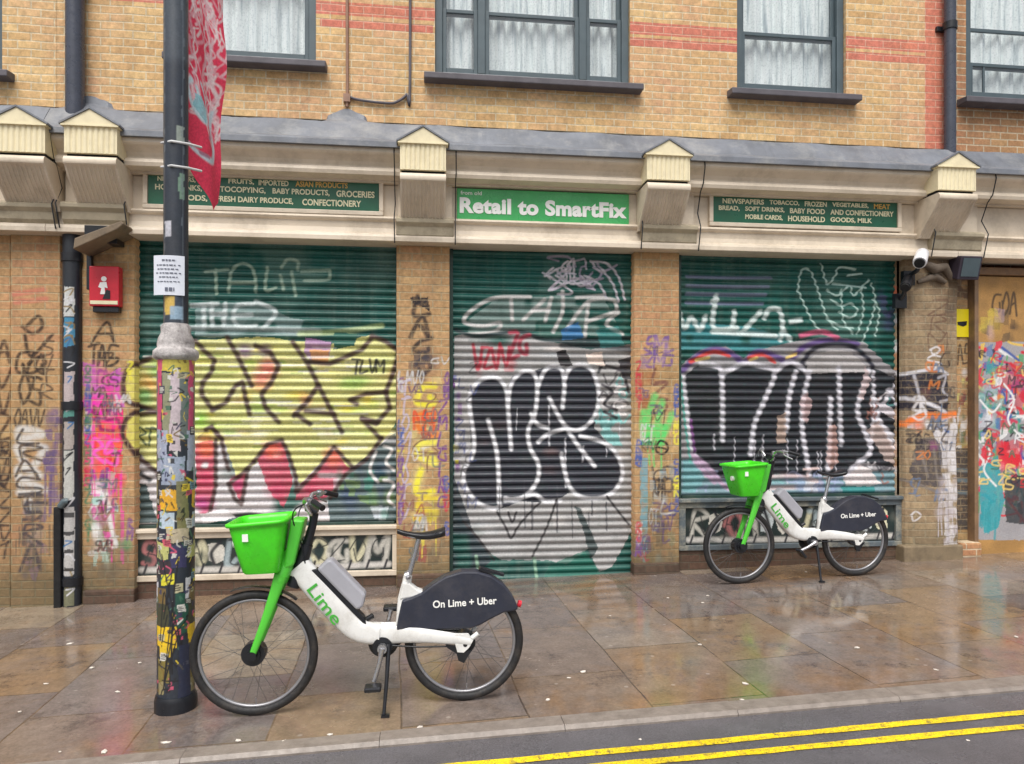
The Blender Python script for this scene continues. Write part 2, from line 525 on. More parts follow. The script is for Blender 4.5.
def glass_mat():
    t = NT('window_glass'); t.n.remove(t.b)
    tr = t.new('ShaderNodeBsdfTransparent'); gl = t.new('ShaderNodeBsdfGlossy', Roughness=.03)
    tr.inputs['Color'].default_value = (.97, .985, .99, 1)
    fr = t.new('ShaderNodeLayerWeight', Blend=.5); mx = t.new('ShaderNodeMixShader')
    t.link(t.math('ADD', t.math('POWER', fr.outputs['Facing'], 4.0), .06), mx.inputs[0])
    t.link(tr.outputs[0], mx.inputs[1]); t.link(gl.outputs[0], mx.inputs[2]); t.link(mx.outputs[0], t.o.inputs['Surface'])
    return t.m


M_CURT = curtain_mat(); M_GLASS = glass_mat()

# ------------------------------------------------------------------ the street front: levels and planes
YW, YS = .06, .13
XM0, XM1 = PX(57, YW), PX(944, YW)
Z_LEADTOP = PZ(130, YW); ZT = PZ(155, -.31); ZB = PZ(181, -.24); Z_LIN0 = PZ(222, -.08); Z_LIN1 = PZ(246, -.12)
TOP = 7.4


def wall_front(x0, x1, z0, z1, Y, holes, bands, mb, reveal=.14):
    xs = sorted({x0, x1} | {v for h in holes for v in h[:2]}); zs = sorted({z0, z1} | {v for h in holes for v in h[2:]} | {v for b in bands for v in b[:2]} )
    xs = sorted(set(xs) | {v for b in bands for v in b[2:] if x0 < v < x1})
    for xa, xb in zip(xs[:-1], xs[1:]):
        for za, zb in zip(zs[:-1], zs[1:]):
            cx, cz = (xa + xb) / 2, (za + zb) / 2
            if any(h[0] < cx < h[1] and h[2] < cz < h[3] for h in holes): continue
            red = any(b[0] < cz < b[1] and (len(b) < 3 or b[2] < cx < b[3]) for b in bands)
            mb.add([(xa, Y, za), (xb, Y, za), (xb, Y, zb), (xa, Y, zb)], [(0, 1, 2, 3)], 1 if red else 0)
    for a, b, c, d in holes:
        mb.add([(a, Y, c), (a, Y + reveal, c), (a, Y + reveal, d), (a, Y, d)], [(0, 1, 2, 3)])
        mb.add([(b, Y, c), (b, Y, d), (b, Y + reveal, d), (b, Y + reveal, c)], [(0, 1, 2, 3)])
        mb.add([(a, Y, d), (a, Y + reveal, d), (b, Y + reveal, d), (b, Y, d)], [(0, 1, 2, 3)])
        mb.add([(a, Y, c), (b, Y, c), (b, Y + reveal, c), (a, Y + reveal, c)], [(0, 1, 2, 3)])
    mb.add([(x0, Y, z1), (x1, Y, z1), (x1, .42, z1), (x0, .42, z1)], [(0, 1, 2, 3)])
    mb.add([(x0, Y, z0), (x1, Y, z0), (x1, .42, z0), (x0, .42, z0)], [(0, 1, 2, 3)])


def make_window(par, hole, lights, rails, sill=(.1, .1), label=None, fw=.07, vbar=None):
    """sash window: outer frame with mullions (part), panes, net curtain and sill (sub-parts)"""
    x0, x1, z0, z1 = hole; Y0 = YW + .04
    m = MB()
    m.box(x0, x0 + fw, Y0, Y0 + .1, z0, z1); m.box(x1 - fw, x1, Y0, Y0 + .1, z0, z1)
    m.box(x0 + fw, x1 - fw, Y0 + .003, Y0 + .1, z0, z0 + .06); m.box(x0 + fw, x1 - fw, Y0 + .003, Y0 + .1, z1 - .06, z1)
    for a, b in zip(lights[:-1], lights[1:]): m.box(a[1], b[0], Y0 + .005, Y0 + .095, z0 + .06, z1 - .06)
    f = m.build('window_frame', M_FRAME, par, bevel=.006, label=label)
    for (a, b) in lights:
        zr = rails[0]
        for (c, d, yy) in ((z0 + .06, zr + .03, Y0 + .02), (zr - .015, z1 - .06, Y0 + .055)):
            w = .038; s = MB()                       # lower sash sits in front, upper sash behind
            s.box(a, a + w, yy, yy + .03, c, d); s.box(b - w, b, yy, yy + .03, c, d)
            s.box(a + w, b - w, yy + .002, yy + .03, c, c + .05); s.box(a + w, b - w, yy + .002, yy + .03, d - .035, d)
            for r in rails[1:]:
                if c < r < d: s.box(a + w, b - w, yy + .004, yy + .03, r - .018, r + .018)
            if vbar and yy < Y0 + .04: s.box(vbar - .011, vbar + .011, yy + .005, yy + .028, c + .05, d - .035)
            s.build('sash', M_FRAME, f, bevel=.004)
            MB().box(a + .03, b - .03, yy + .012, yy + .016, c + .03, d - .02).build('pane', M_GLASS, f)
    cx = np.linspace(x0 + .02, x1 - .02, int((x1 - x0) / .012)); c = MB(); q = random.Random(int(x0 * 100)); ph = q.random() * 6
    yy = [Y0 + .135 + .024 * math.sin(x * 46 + ph + 1.7 * math.sin(x * 7)) + .008 * math.sin(x * 103) for x in cx]
    n = len(cx); vs = [(x, y, z0 + .02) for x, y in zip(cx, yy)] + [(x, y, z1) for x, y in zip(cx, yy)]
    c.add(vs, [(i, i + 1, n + i + 1, n + i) for i in range(n - 1)], 0, True)
    c.build('net_curtain', M_CURT, f)
    b = MB(); b.prism_x([(-.06, z0 - .075), (-.06, z0 - .018), (Y0 + .02, z0 + .004), (Y0 + .02, z0 - .075)], x0 - sill[0], x1 + sill[1])
    b.build('window_sill', M_SILL, f, bevel=.008)
    return f


def hole(l, r, bot, mid, top=2.0):
    z = P(mid, bot, YW)[1]
    return (PX(l, YW), PX(r, YW), z, z + top)


def console(par, l, r, peak, sc):
    """fluted console bracket: box with gable cap, fluted scroll, capital block"""
    Yf = -.40; x0, x1 = PX(l, Yf), PX(r, Yf); mid = (l + r) / 2; w = x1 - x0
    z = lambda dy: P(mid, peak + dy * sc, Yf)[1]
    zb0, zb1 = z(44), z(17)
    # box with reeded front
    m = MB(); n = 9; prof = []
    for i in range(n):
        a = x0 + .012 + (w - .024) * i / n; b = x0 + .012 + (w - .024) * (i + 1) / n
        prof += [(a, Yf), (a + (b - a) * .3, Yf - .008), (a + (b - a) * .7, Yf - .008)]
    prof = [(x0, Yf)] + prof + [(x1 - .012, Yf), (x1, Yf), (x1, 0), (x0, 0)]
    k = len(prof); vs = [(a, b, zb0) for a, b in prof] + [(a, b, zb1) for a, b in prof]
    m.add(vs, [(i, (i + 1) % k, k + (i + 1) % k, k + i) for i in range(k)] + [tuple(range(k))[::-1], tuple(range(k, 2 * k))])
    root = m.build('console_bracket', M_PALE, par)
    # gable cap with lead edged slopes
    g = MB(); o = .018; xm = (x0 + x1) / 2; zp = z(2)
    g.prism_y([(x0 - o, zb1), (x1 + o, zb1), (xm, zp)], Yf - .02, .03)
    g.box(x0 - o, x1 + o, Yf - .026, 0, zb1 - .012, zb1 - .001)
    g.build('gable_cap', M_PALE, root)
    e = MB()
    for s in (-1, 1):
        xe = xm + s * (w / 2 + o + .012)
        e.prism_y([(xe, zb1 - .004), (xe, zb1 + .012), (xm, zp + .018), (xm, zp + .003)], Yf - .03, .05)
    e.build('cap_flashing', M_LEAD, root)
    # shadow gap and scroll
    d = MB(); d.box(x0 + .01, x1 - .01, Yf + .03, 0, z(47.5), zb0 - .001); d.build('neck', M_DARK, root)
    curve = [(Yf - .005, z(47.5)), (Yf - .022, z(50.5)), (Yf - .02, z(54.5)), (Yf + .005, z(57)), (Yf + .03, z(61)), (Yf + .07, z(67)), (Yf + .13, z(74)), (Yf + .19, z(81)), (Yf + .24, z(88)), (Yf + .26, z(92))]
    curve = catmull(curve, 3); s = MB(); cols = []
    for i in range(11):
        for u, dp in ((0, 0), (.2, .014), (.5, .02), (.8, .014)): cols.append((x0 + .015 + (w - .03) * (i + u) / 11, dp))
    cols = [(x0, 0)] + cols + [(x1 - .015, 0), (x1, 0)]
    kk = len(curve); vs = []
    for i, (yy, zz) in enumerate(curve):
        f = min(1, max(0, (i - 6) / 5))
        vs += [(cx, yy + dp * f, zz) for cx, dp in cols]
    nc = len(cols)
    s.add(vs, [(i * nc + j, i * nc + j + 1, (i + 1) * nc + j + 1, (i + 1) * nc + j) for i in range(kk - 1) for j in range(nc - 1)])
    for xx in (x0, x1):
        s.add([(xx, yy, zz) for yy, zz in curve] + [(xx, .0, curve[-1][1]), (xx, .0, curve[0][1])], [tuple(range(kk + 2))])
    s.add([(x0, curve[0][0], curve[0][1]), (x1, curve[0][0], curve[0][1]), (x1, 0, curve[0][1]), (x0, 0, curve[0][1])], [(0, 1, 2, 3)])
    s.build('fluted_scroll', M_CREAM, root)
    # moulded capital under the scroll and its backing board
    c = MB(); a, b = PX(l - 4, -.17), PX(r + 8, -.17); t0 = P(mid, peak + 91 * sc, -.17)[1]; t1 = P(mid, peak + 115 * sc + (1 - sc) * 20, -.17)[1]; hh = t0 - t1
    c.prism_x([(.0, t0 + .01), (-.16, t0), (-.185, t0 - .02), (-.185, t0 - .05), (-.15, t0 - .08), (-.14, t1 + .06), (-.11, t1 + .03), (-.11, t1), (0, t1)], a, b)
    c.build('capital', M_STONE, root, bevel=.004)
    bb = MB(); bb.box(a + .012, b - .012, -.10, .02, t0 - .02, zb0 + .03); bb.build('backing_board', M_CREAM, root, bevel=.004)
    # dark service cables running down either side
    for xx in (a - .012, b + .012): MB().tube([(xx, -.30, ZT + .02), (xx, -.312, ZT - .03), (xx + .003, -.262, ZB + .03), (xx, -.2, ZB - .03), (xx + .004, -.118, t0 + .12), (xx - .003, -.215, t0 - .03), (xx, -.15, t1 - .02)], .0055, 6).build('cable', M_BLACK, root)
    return root


def lead_flashing(par, x0, x1, seed, bumps=()):
    """lead covered slope with a dressed, wavy upper edge and drip at the front"""
    n = int((x1 - x0) / .035); xs = np.linspace(x0, x1, n); m = MB(); q = random.Random(seed); vs = []
    for x in xs:
        up = .018 * math.sin(x * 2.3 + seed) + .012 * math.sin(x * 6.1 + seed * 2) + .006 * q.uniform(-1, 1)
        bmp = sum(bh * max(0, 1 - abs(x - bx) / bw) for bx, bh, bw in bumps); up = up * .6 + bmp
        w = .008 * math.sin(x * 9.0) * q.uniform(.4, 1)
        tuck = min(1, max(0, 1 - bmp / .03)) * .05
        pr = [(YW - .002 + tuck, Z_LEADTOP + .03 + up), (YW - .012 + tuck, Z_LEADTOP + .025 + up), (YW - .02 + tuck, Z_LEADTOP + .0 + up * .5), (-.05, Z_LEADTOP - .05 + w), (-.2, ZT + .12 + w), (-.315, ZT + .07 + w * .7),
              (-.335, ZT + .05), (-.338, ZT + .004), (-.325, ZT), (-.31, ZT + .012), (YW + .1, ZT + .012)]
        vs += [(x, a, b) for a, b in pr]
    k = 11
    m.add(vs, [(i * k + j, i * k + (j + 1) % k, (i + 1) * k + (j + 1) % k, (i + 1) * k + j) for i in range(n - 1) for j in range(k)], 0, False)
    m.add(vs[:k], [tuple(range(k))]); m.add(vs[-k:], [tuple(range(k))[::-1]])
    return m.build('lead_flashing', M_LEAD, par)


def shopfront_trim(par, x0, x1):
    c = MB()
    c.prism_x([(YW, ZT + .008), (-.30, ZT + .006), (-.30, ZT - .03), (-.285, ZT - .045), (-.26, ZT - .06), (-.22, ZT - .09), (-.2, ZT - .12), (-.2, ZB + .075), (-.235, ZB + .06), (-.245, ZB + .03), (-.235, ZB), (-.12, ZB - .012), (-.12, ZB - .03), (YW, ZB - .03)], x0, x1)
    c.build('cornice', M_CREAM, par)
    f = MB(); f.box(x0, x1, -.06, YW + .02, Z_LIN0 - .02, ZB - .035); f.build('fascia_board', M_CREAM, par)
    l = MB(); a, b = Z_LIN0, Z_LIN1
    l.prism_x([(YW, a), (-.10, a), (-.112, a - .02), (-.10, a - .035), (-.08, a - .045), (-.075, a - .10), (-.085, b + .085), (-.13, b + .065), (-.14, b + .04), (-.14, b + .005), (-.13, b), (YS + .03, b), (YS + .03, a)], x0, x1)
    l.build('lintel_moulding', M_CREAM, par)


# ---------------------------------------------------------------- main building
W1 = hole(178, 316, 60, 247); W2 = hole(435, 630, 81, 533); W3 = hole(737, 846, 94, 792)
bld = thing('shop_building', 'yellow brick shop building with three graffiti covered green roller shutters', 'building', ((XM0 + XM1) / 2, 0, gz(0, 0)))
zr = lambda py: P(880, py, YW)[1]
bands = [(zr(61.5), zr(53), PX(845, YW), XM1), (zr(50), zr(38), XM0, XM1), (zr(61.5), zr(53), PX(630, YW), PX(738, YW)), (zr(61.5), zr(54), PX(320, YW), PX(433, YW)),
         (Z_LEADTOP, TOP, PX(925, YW), XM1)]
m = MB(); wall_front(XM0, XM1, Z_LEADTOP, TOP, YW, [W1, W2, W3], bands, m); m.build('upper_wall', [M_YB, M_RB], bld)
m = MB(); m.box(XM0, XM1, .42, 7, -.8, TOP - .02); m.build('rear_walls', M_OB, bld)
m = MB(); m.box(XM0 - .02, XM1 + .02, -.06, 7.05, TOP + .002, TOP + .12); m.build('roof', M_LEAD, bld)
make_window(bld, W1, [(W1[0] + .07, W1[1] - .07)], [P(247, -24, YW)[1]])
a, b = PX(482, YW), PX(584, YW)
make_window(bld, W2, [(W2[0] + .07, a - .035), (a + .035, b - .035), (b + .035, W2[1] - .07)], [P(533, 14, YW)[1]])
make_window(bld, W3, [(W3[0] + .07, W3[1] - .07)], [P(792, 34, YW)[1]])
lead_flashing(bld, XM0, XM1, 1.0, [(PX(347, YW), .10, .22), (PX(90, YW), .08, .25)])
shopfront_trim(bld, XM0, XM1)
for l, r, pk in ((64, 117, 108), (400, 446, 126), (647, 690, 139), (938, 976, 152)): console(bld, l, r, pk, {64: 1.03, 400: 1.0, 647: .93, 938: .87}[l])

# ---------------------------------------------------------------- paint on the pilasters
BLK, WHT, YEL, PUR, RED, TEA = (34, 32, 36), (214, 212, 210), (226, 214, 66), (112, 84, 146), (206, 42, 62), (60, 150, 150)


def pilaster_canvas(l, r, top=238, Y=0.0):
    x0, x1 = PX(l, Y), PX(r, Y)
    return Canvas(x0, x1, gz((x0 + x1) / 2, 0) - .15, PZ(top, Y), .008, Y)


def smudge(c, l, r, t, b, cols, n, seed, size=(3, 9), a=.6):
    q = random.Random(seed)
    for i in range(n):
        x, y, w, h = q.uniform(l, r), q.uniform(t, b), q.uniform(*size), q.uniform(size[0], size[1] * 1.4); cc = q.choice(cols)
        if i % 2: c.spray(x, y, w, cc, a=q.uniform(.3, 1) * a, rz=h)
        else: c.poly([(x - w * q.uniform(.4, 1), y - h * q.uniform(.4, 1)), (x + w * q.uniform(.4, 1), y - h * q.uniform(.4, 1)), (x + w * q.uniform(.3, 1), y + h * q.uniform(.4, 1)), (x - w * q.uniform(.4, 1), y + h * q.uniform(.4, 1))], cc, a=q.uniform(.6, 1) * a)


def drips(c, l, r, t, b, col, n, seed, w=1.6):
    q = random.Random(seed)
    for _ in range(n):
        x = q.uniform(l, r); y0 = q.uniform(t, t + (b - t) * .5); c.stroke([(x, y0), (x + q.uniform(-1, 1), q.uniform(y0 + 8, b))], w * q.uniform(.6, 1.2), col, a=.8, smooth=False)


P2 = pilaster_canvas(82, 134.5)
P2.tagrow(91, 322, 26, 20, 1, 2.6, BLK, 3); P2.tagrow(88, 345, 30, 22, 3, 2.6, BLK, 5); P2.tagrow(90, 370, 26, 20, 2, 2.2, (70, 56, 96), 6)
smudge(P2, 88, 120, 375, 405, [(226, 70, 170), (200, 90, 190)], 16, 1, (5, 11), .8)
P2.poly([(86, 402), (122, 400), (124, 432), (120, 470), (96, 482), (84, 486), (85, 430)], (236, 36, 120), .95, patch=(9, 4, .12))
smudge(P2, 88, 118, 400, 480, [(236, 50, 180), (228, 40, 60), (236, 96, 60)], 30, 2, (5, 12), .9)
P2.tagrow(88, 405, 32, 26, 2, 3, (140, 30, 96), 8); P2.tagrow(90, 440, 28, 24, 2, 3, (246, 90, 200), 9); P2.tagrow(90, 470, 26, 24, 2, 3, (120, 60, 140), 19)
smudge(P2, 92, 112, 482, 535, [(232, 60, 180), (226, 226, 226), (150, 200, 190)], 22, 4, (4, 9), .8)
drips(P2, 90, 124, 470, 565, (226, 60, 160), 10, 5); P2.strokes([[(108, 510), (112, 530), (116, 545)], [(106, 495), (110, 508)]], 4, WHT); smudge(P2, 92, 108, 535, 560, [(170, 210, 200), WHT], 9, 8)
smudge(P2, 112, 128, 430, 500, [(226, 100, 40), (90, 160, 120)], 8, 11, (3, 6)); P2.spray(126, 545, 6, (70, 160, 110))

P3 = pilaster_canvas(396.5, 449.5)
P3.tagrow(410, 298, 20, 78, 4, 4.2, (44, 40, 44), 13, vert=True, slant=.3); smudge(P3, 412, 436, 350, 375, [(70, 66, 74)], 9, 14, (5, 9), .8); P3.poly([(410, 297), (428, 297), (431, 312), (421, 306), (412, 303)], (44, 40, 44))
smudge(P3, 414, 436, 380, 520, [(232, 222, 150), (206, 170, 120)], 20, 15, (4, 8), .5)
for i, y in enumerate((384, 412, 440, 468, 496)): P3.tagrow(414, y, 22, 24, 1, 6, [(236, 226, 60), (232, 120, 40), (240, 232, 90), (240, 230, 60), (230, 206, 60)][i], 20 + i)
P3.tagrow(414, 410, 20, 20, 2, 3, (220, 70, 40), 31); P3.tagrow(412, 384, 26, 90, 5, 1.6, (120, 90, 70), 38, vert=True); P3.tagrow(438, 400, 8, 110, 7, 2.2, (110, 60, 140), 32, vert=True); P3.tagrow(400, 380, 9, 140, 8, 2, (190, 180, 200), 33, vert=True)
drips(P3, 414, 436, 500, 560, (230, 214, 80), 7, 36)

P4 = pilaster_canvas(634.5, 679)
P4.tagrow(645, 336, 30, 16, 3, 2.8, PUR, 41); P4.tagrow(645, 354, 28, 13, 3, 2.6, PUR, 42)
smudge(P4, 642, 670, 340, 366, [(128, 104, 150), (180, 150, 160)], 8, 43, (4, 7), .5)
smudge(P4, 640, 652, 376, 420, [(150, 84, 50)], 8, 44, (5, 10), .7); P4.tagrow(652, 368, 14, 46, 3, 3, (120, 80, 70), 45, vert=True)
for pth in ([(650, 440), (648, 420), (655, 396)], [(655, 440), (658, 420), (662, 402)], [(660, 442), (668, 425), (672, 414)], [(645, 440), (643, 425), (644, 412)]): P4.stroke(pth, 7, (96, 206, 110), a=.85)
P4.poly([(640, 420), (668, 424), (664, 446), (642, 446)], (96, 206, 110), .85, patch=(12, 8, .2)); drips(P4, 642, 664, 440, 476, (96, 200, 110), 8, 46)
P4.stroke([(656, 447), (660, 441), (666, 443), (668, 449), (663, 454), (657, 452), (656, 447)], 2.4, BLK); P4.stroke([(658, 447), (666, 449)], 2, BLK)
P4.poly([(640, 458), (648, 458), (648, 560), (641, 560)], (104, 160, 176), .8, patch=(9, 9, .25)); P4.tagrow(652, 468, 22, 24, 2, 2.6, (60, 54, 60), 47); smudge(P4, 650, 674, 470, 500, [(150, 170, 180), (200, 190, 170)], 10, 48, (3, 7)); P4.tagrow(652, 504, 24, 12, 3, 2.2, (76, 76, 130), 49)
smudge(P4, 640, 676, 500, 560, [(170, 120, 84), (110, 150, 150), (90, 130, 110)], 14, 50, (4, 8), .5)

P2.poly([(127, 366), (136, 362), (136, 402), (128, 398), (125, 384)], (214, 206, 100), .9); P2.poly([(127, 420), (136, 414), (136, 450), (127, 438)], (214, 206, 100), .9)
P2.strokes([[(137, 363), (127, 370), (123, 386), (126, 400), (137, 406)], [(137, 411), (126, 420), (123, 436), (137, 457)]], 4.6, (64, 44, 44))
for cv, sd, xa_, xb_ in ((P2, 301, 86, 130), (P3, 302, 399, 447), (P4, 303, 637, 677)):
    qq = random.Random(sd)
    for i in range(18): cv.tagrow(qq.uniform(xa_, xb_ - 15), qq.uniform(345, 550), qq.uniform(9, 18), qq.uniform(7, 16), qq.randint(1, 3), qq.uniform(1.3, 2.2), qq.choice([(50, 44, 46), (90, 70, 110), (206, 206, 206), (70, 100, 110), (150, 60, 70)]), qq.random(), a=.75)
    smudge(cv, xa_, xb_, 500, 590, [(100, 92, 78), (84, 80, 70), (120, 110, 90)], 22, sd, (4, 9), .5)
    for i in range(14): cv.tagrow(qq.choice([xa_ - 1, xb_ - 3]), qq.uniform(360, 540), 5, qq.uniform(10, 26), 2, 2.2, qq.choice([(226, 216, 70), (206, 206, 210), (110, 70, 140), (60, 90, 160), (60, 120, 90), (190, 60, 70)]), qq.random(), vert=True, a=.8)
P5 = pilaster_canvas(905, 957, 240)
P5.poly([(902, 372), (946, 372), (947, 412), (903, 410)], (46, 44, 54), 1, patch=(7, 3, .04)); P5.poly([(903, 376), (930, 384), (950, 404), (930, 412), (903, 410)], (44, 42, 52), .95); P5.stroke([(904, 398), (926, 404), (950, 416)], 4, (206, 204, 210)); P5.stroke([(904, 374), (930, 370), (948, 374)], 3.4, (206, 204, 210)); P5.strokes([[(935, 378), (944, 376), (940, 390), (947, 396)], [(937, 402), (946, 400)], [(912, 376), (918, 405)]], 3, (170, 168, 176)); P5.spray(924, 392, 7, (96, 66, 66))
P5.poly([(908, 416), (955, 414), (957, 500), (945, 500), (930, 430), (908, 428)], (196, 196, 204), .75, patch=(10, 4, .2)); P5.stroke([(906, 424), (918, 416), (940, 416), (955, 414)], 6, (232, 120, 50)); P5.spray(916, 424, 8, (230, 110, 50)); P5.stroke([(925, 424), (940, 432), (952, 446), (955, 470)], 6, (224, 222, 224)); P5.stroke([(934, 428), (948, 432)], 4, (70, 110, 170))
P5.poly([(908, 470), (915, 440), (930, 436), (944, 452), (948, 472), (936, 488), (912, 482)], (66, 64, 72), .85, patch=(9, 13, .15)); P5.spray(930, 446, 6, (130, 70, 110)); P5.strokes([[(905, 480), (925, 488), (950, 500)], [(918, 452), (924, 476)], [(930, 450), (934, 480)]], 3, (120, 112, 108))
P5.poly([(932, 420), (957, 416), (957, 545), (940, 545), (944, 480)], (206, 202, 204), .85, patch=(12, 4, .3))
qq = random.Random(77)
for i in range(24): P5.tagrow(qq.uniform(904, 945), qq.uniform(340, 540), qq.uniform(7, 16), qq.uniform(7, 18), qq.randint(1, 2), qq.uniform(1.6, 2.8), qq.choice([(46, 42, 48), (216, 212, 214), (60, 56, 62), (206, 120, 60), (100, 120, 150), (216, 212, 214)]), qq.random(), a=.85)
smudge(P5, 936, 956, 480, 545, [(210, 204, 206), (176, 166, 170)], 18, 52, (4, 7), .8); drips(P5, 934, 956, 490, 550, (196, 190, 196), 8, 53); smudge(P5, 904, 956, 245, 330, [(96, 82, 70), (120, 104, 84), (80, 70, 66)], 30, 57, (5, 10), .5); P5.tagrow(936, 350, 14, 20, 1, 2, (60, 50, 50), 54); P5.tagrow(925, 300, 20, 50, 3, 1.8, (110, 84, 70), 55, vert=True)
for c, l in ((P2, 'brick pilaster sprayed with a magenta and red block'), (P3, 'brick pilaster with yellow letters sprayed down it'), (P4, 'brick pilaster with a green handprint shape'), (P5, 'grey brown brick pilaster with orange and white swirls')):
    xm_ = (c.xs[0] + c.xs[-1]) / 2 - .03
    c.mesh('pilaster', M_GB if c is P5 else M_PB, bld, (lambda X, Z: -.05 * np.sqrt(np.clip(1 - ((X - xm_) / .21) ** 2, 0, 1)) + (vnoise(X, Z, 5, 2) - .5) * .03) if c is P5 else (lambda X, Z: X * 0 + (vnoise(X, Z, 30, 2) - .5) * .004), depth=YS + .28, label=l)
# extra grey brown masonry return beside the last pilaster
J5 = pilaster_canvas(896, 906.5, 242, .09)
smudge(J5, 897, 906, 300, 350, [(120, 190, 186), (206, 206, 210), (150, 200, 200)], 20, 201, (3, 6), .9); smudge(J5, 897, 906, 345, 372, [(232, 130, 70), (206, 206, 206)], 10, 202, (3, 5), .9); J5.poly([(895, 370), (908, 368), (908, 412), (895, 410)], (50, 48, 56), .9)
J5.strokes([[(896, 372), (902, 384), (898, 396), (906, 402)], [(896, 404), (906, 410)]], 3, (200, 198, 206)); smudge(J5, 897, 906, 415, 480, [(206, 170, 150), (60, 60, 66), (206, 206, 206), (226, 120, 60)], 26, 203, (3, 6), .9); smudge(J5, 897, 906, 285, 300, [(206, 90, 60)], 5, 204, (3, 5), .8); smudge(J5, 897, 906, 480, 550, [(90, 84, 76), (150, 140, 130)], 14, 205, (3, 6), .8)
J5.mesh('jamb', M_GB, bld, lambda X, Z: X * 0 + .09, depth=.4)
for l, r, xw, hh in ((82, 134, -4.4, .16), (397, 449, -1, .14), (634, 680, 1.2, .13), (902, 961, 4, .17)):
    MB().box(PX(l, -.03), PX(r, -.03), -.065 if l > 800 else -.03, .1, -.4, gz(xw, 0) + hh).build('pilaster_base', M_GRIME if l > 800 else M_DB, bld, bevel=.015)


# ---------------------------------------------------------------- roller shutters
def shutter(l, r, top, bot, mid, fn, label):
    x0, x1 = PX(l, YS), PX(r, YS); z1 = PZ(top, YS, mid) + .06; z0 = P(mid, bot, YS)[1]
    c = Canvas(x0, x1, z0, z1, .008, YS, .0062); fn(c)
    pitch = .069

    def prof(X, Z):
        t = ((Z - z0) / pitch) % 1.0
        y = -.025 * np.sin(np.pi * np.clip(t / .82, 0, 1)) ** .75
        dent = (vnoise(X, Z, 1.4, 6) - .5) * .022
        return YS + y + dent + (vnoise(X * 0 + np.floor((Z - z0) / pitch), Z * 0, .7, 9) - .5) * .006
    o = c.mesh('roller_shutter', M_SH, bld, prof, label=label)
    for a, b in ((x0 - .03, x0 + .008), (x1 - .008, x1 + .03)): MB().box(a, b, YS - .04, YS + .05, z0 - .02, z1).build('shutter_guide', M_GUIDE, o)
    b = MB(); b.box(x0 + .02, x1 - .02, YS - .03, YS + .02, z0 - .055, z0 + .003); b.build('bottom_rail', M_GUIDE, o, bevel=.005)
    return o, x0, x1, z0


DBR = (78, 54, 52)


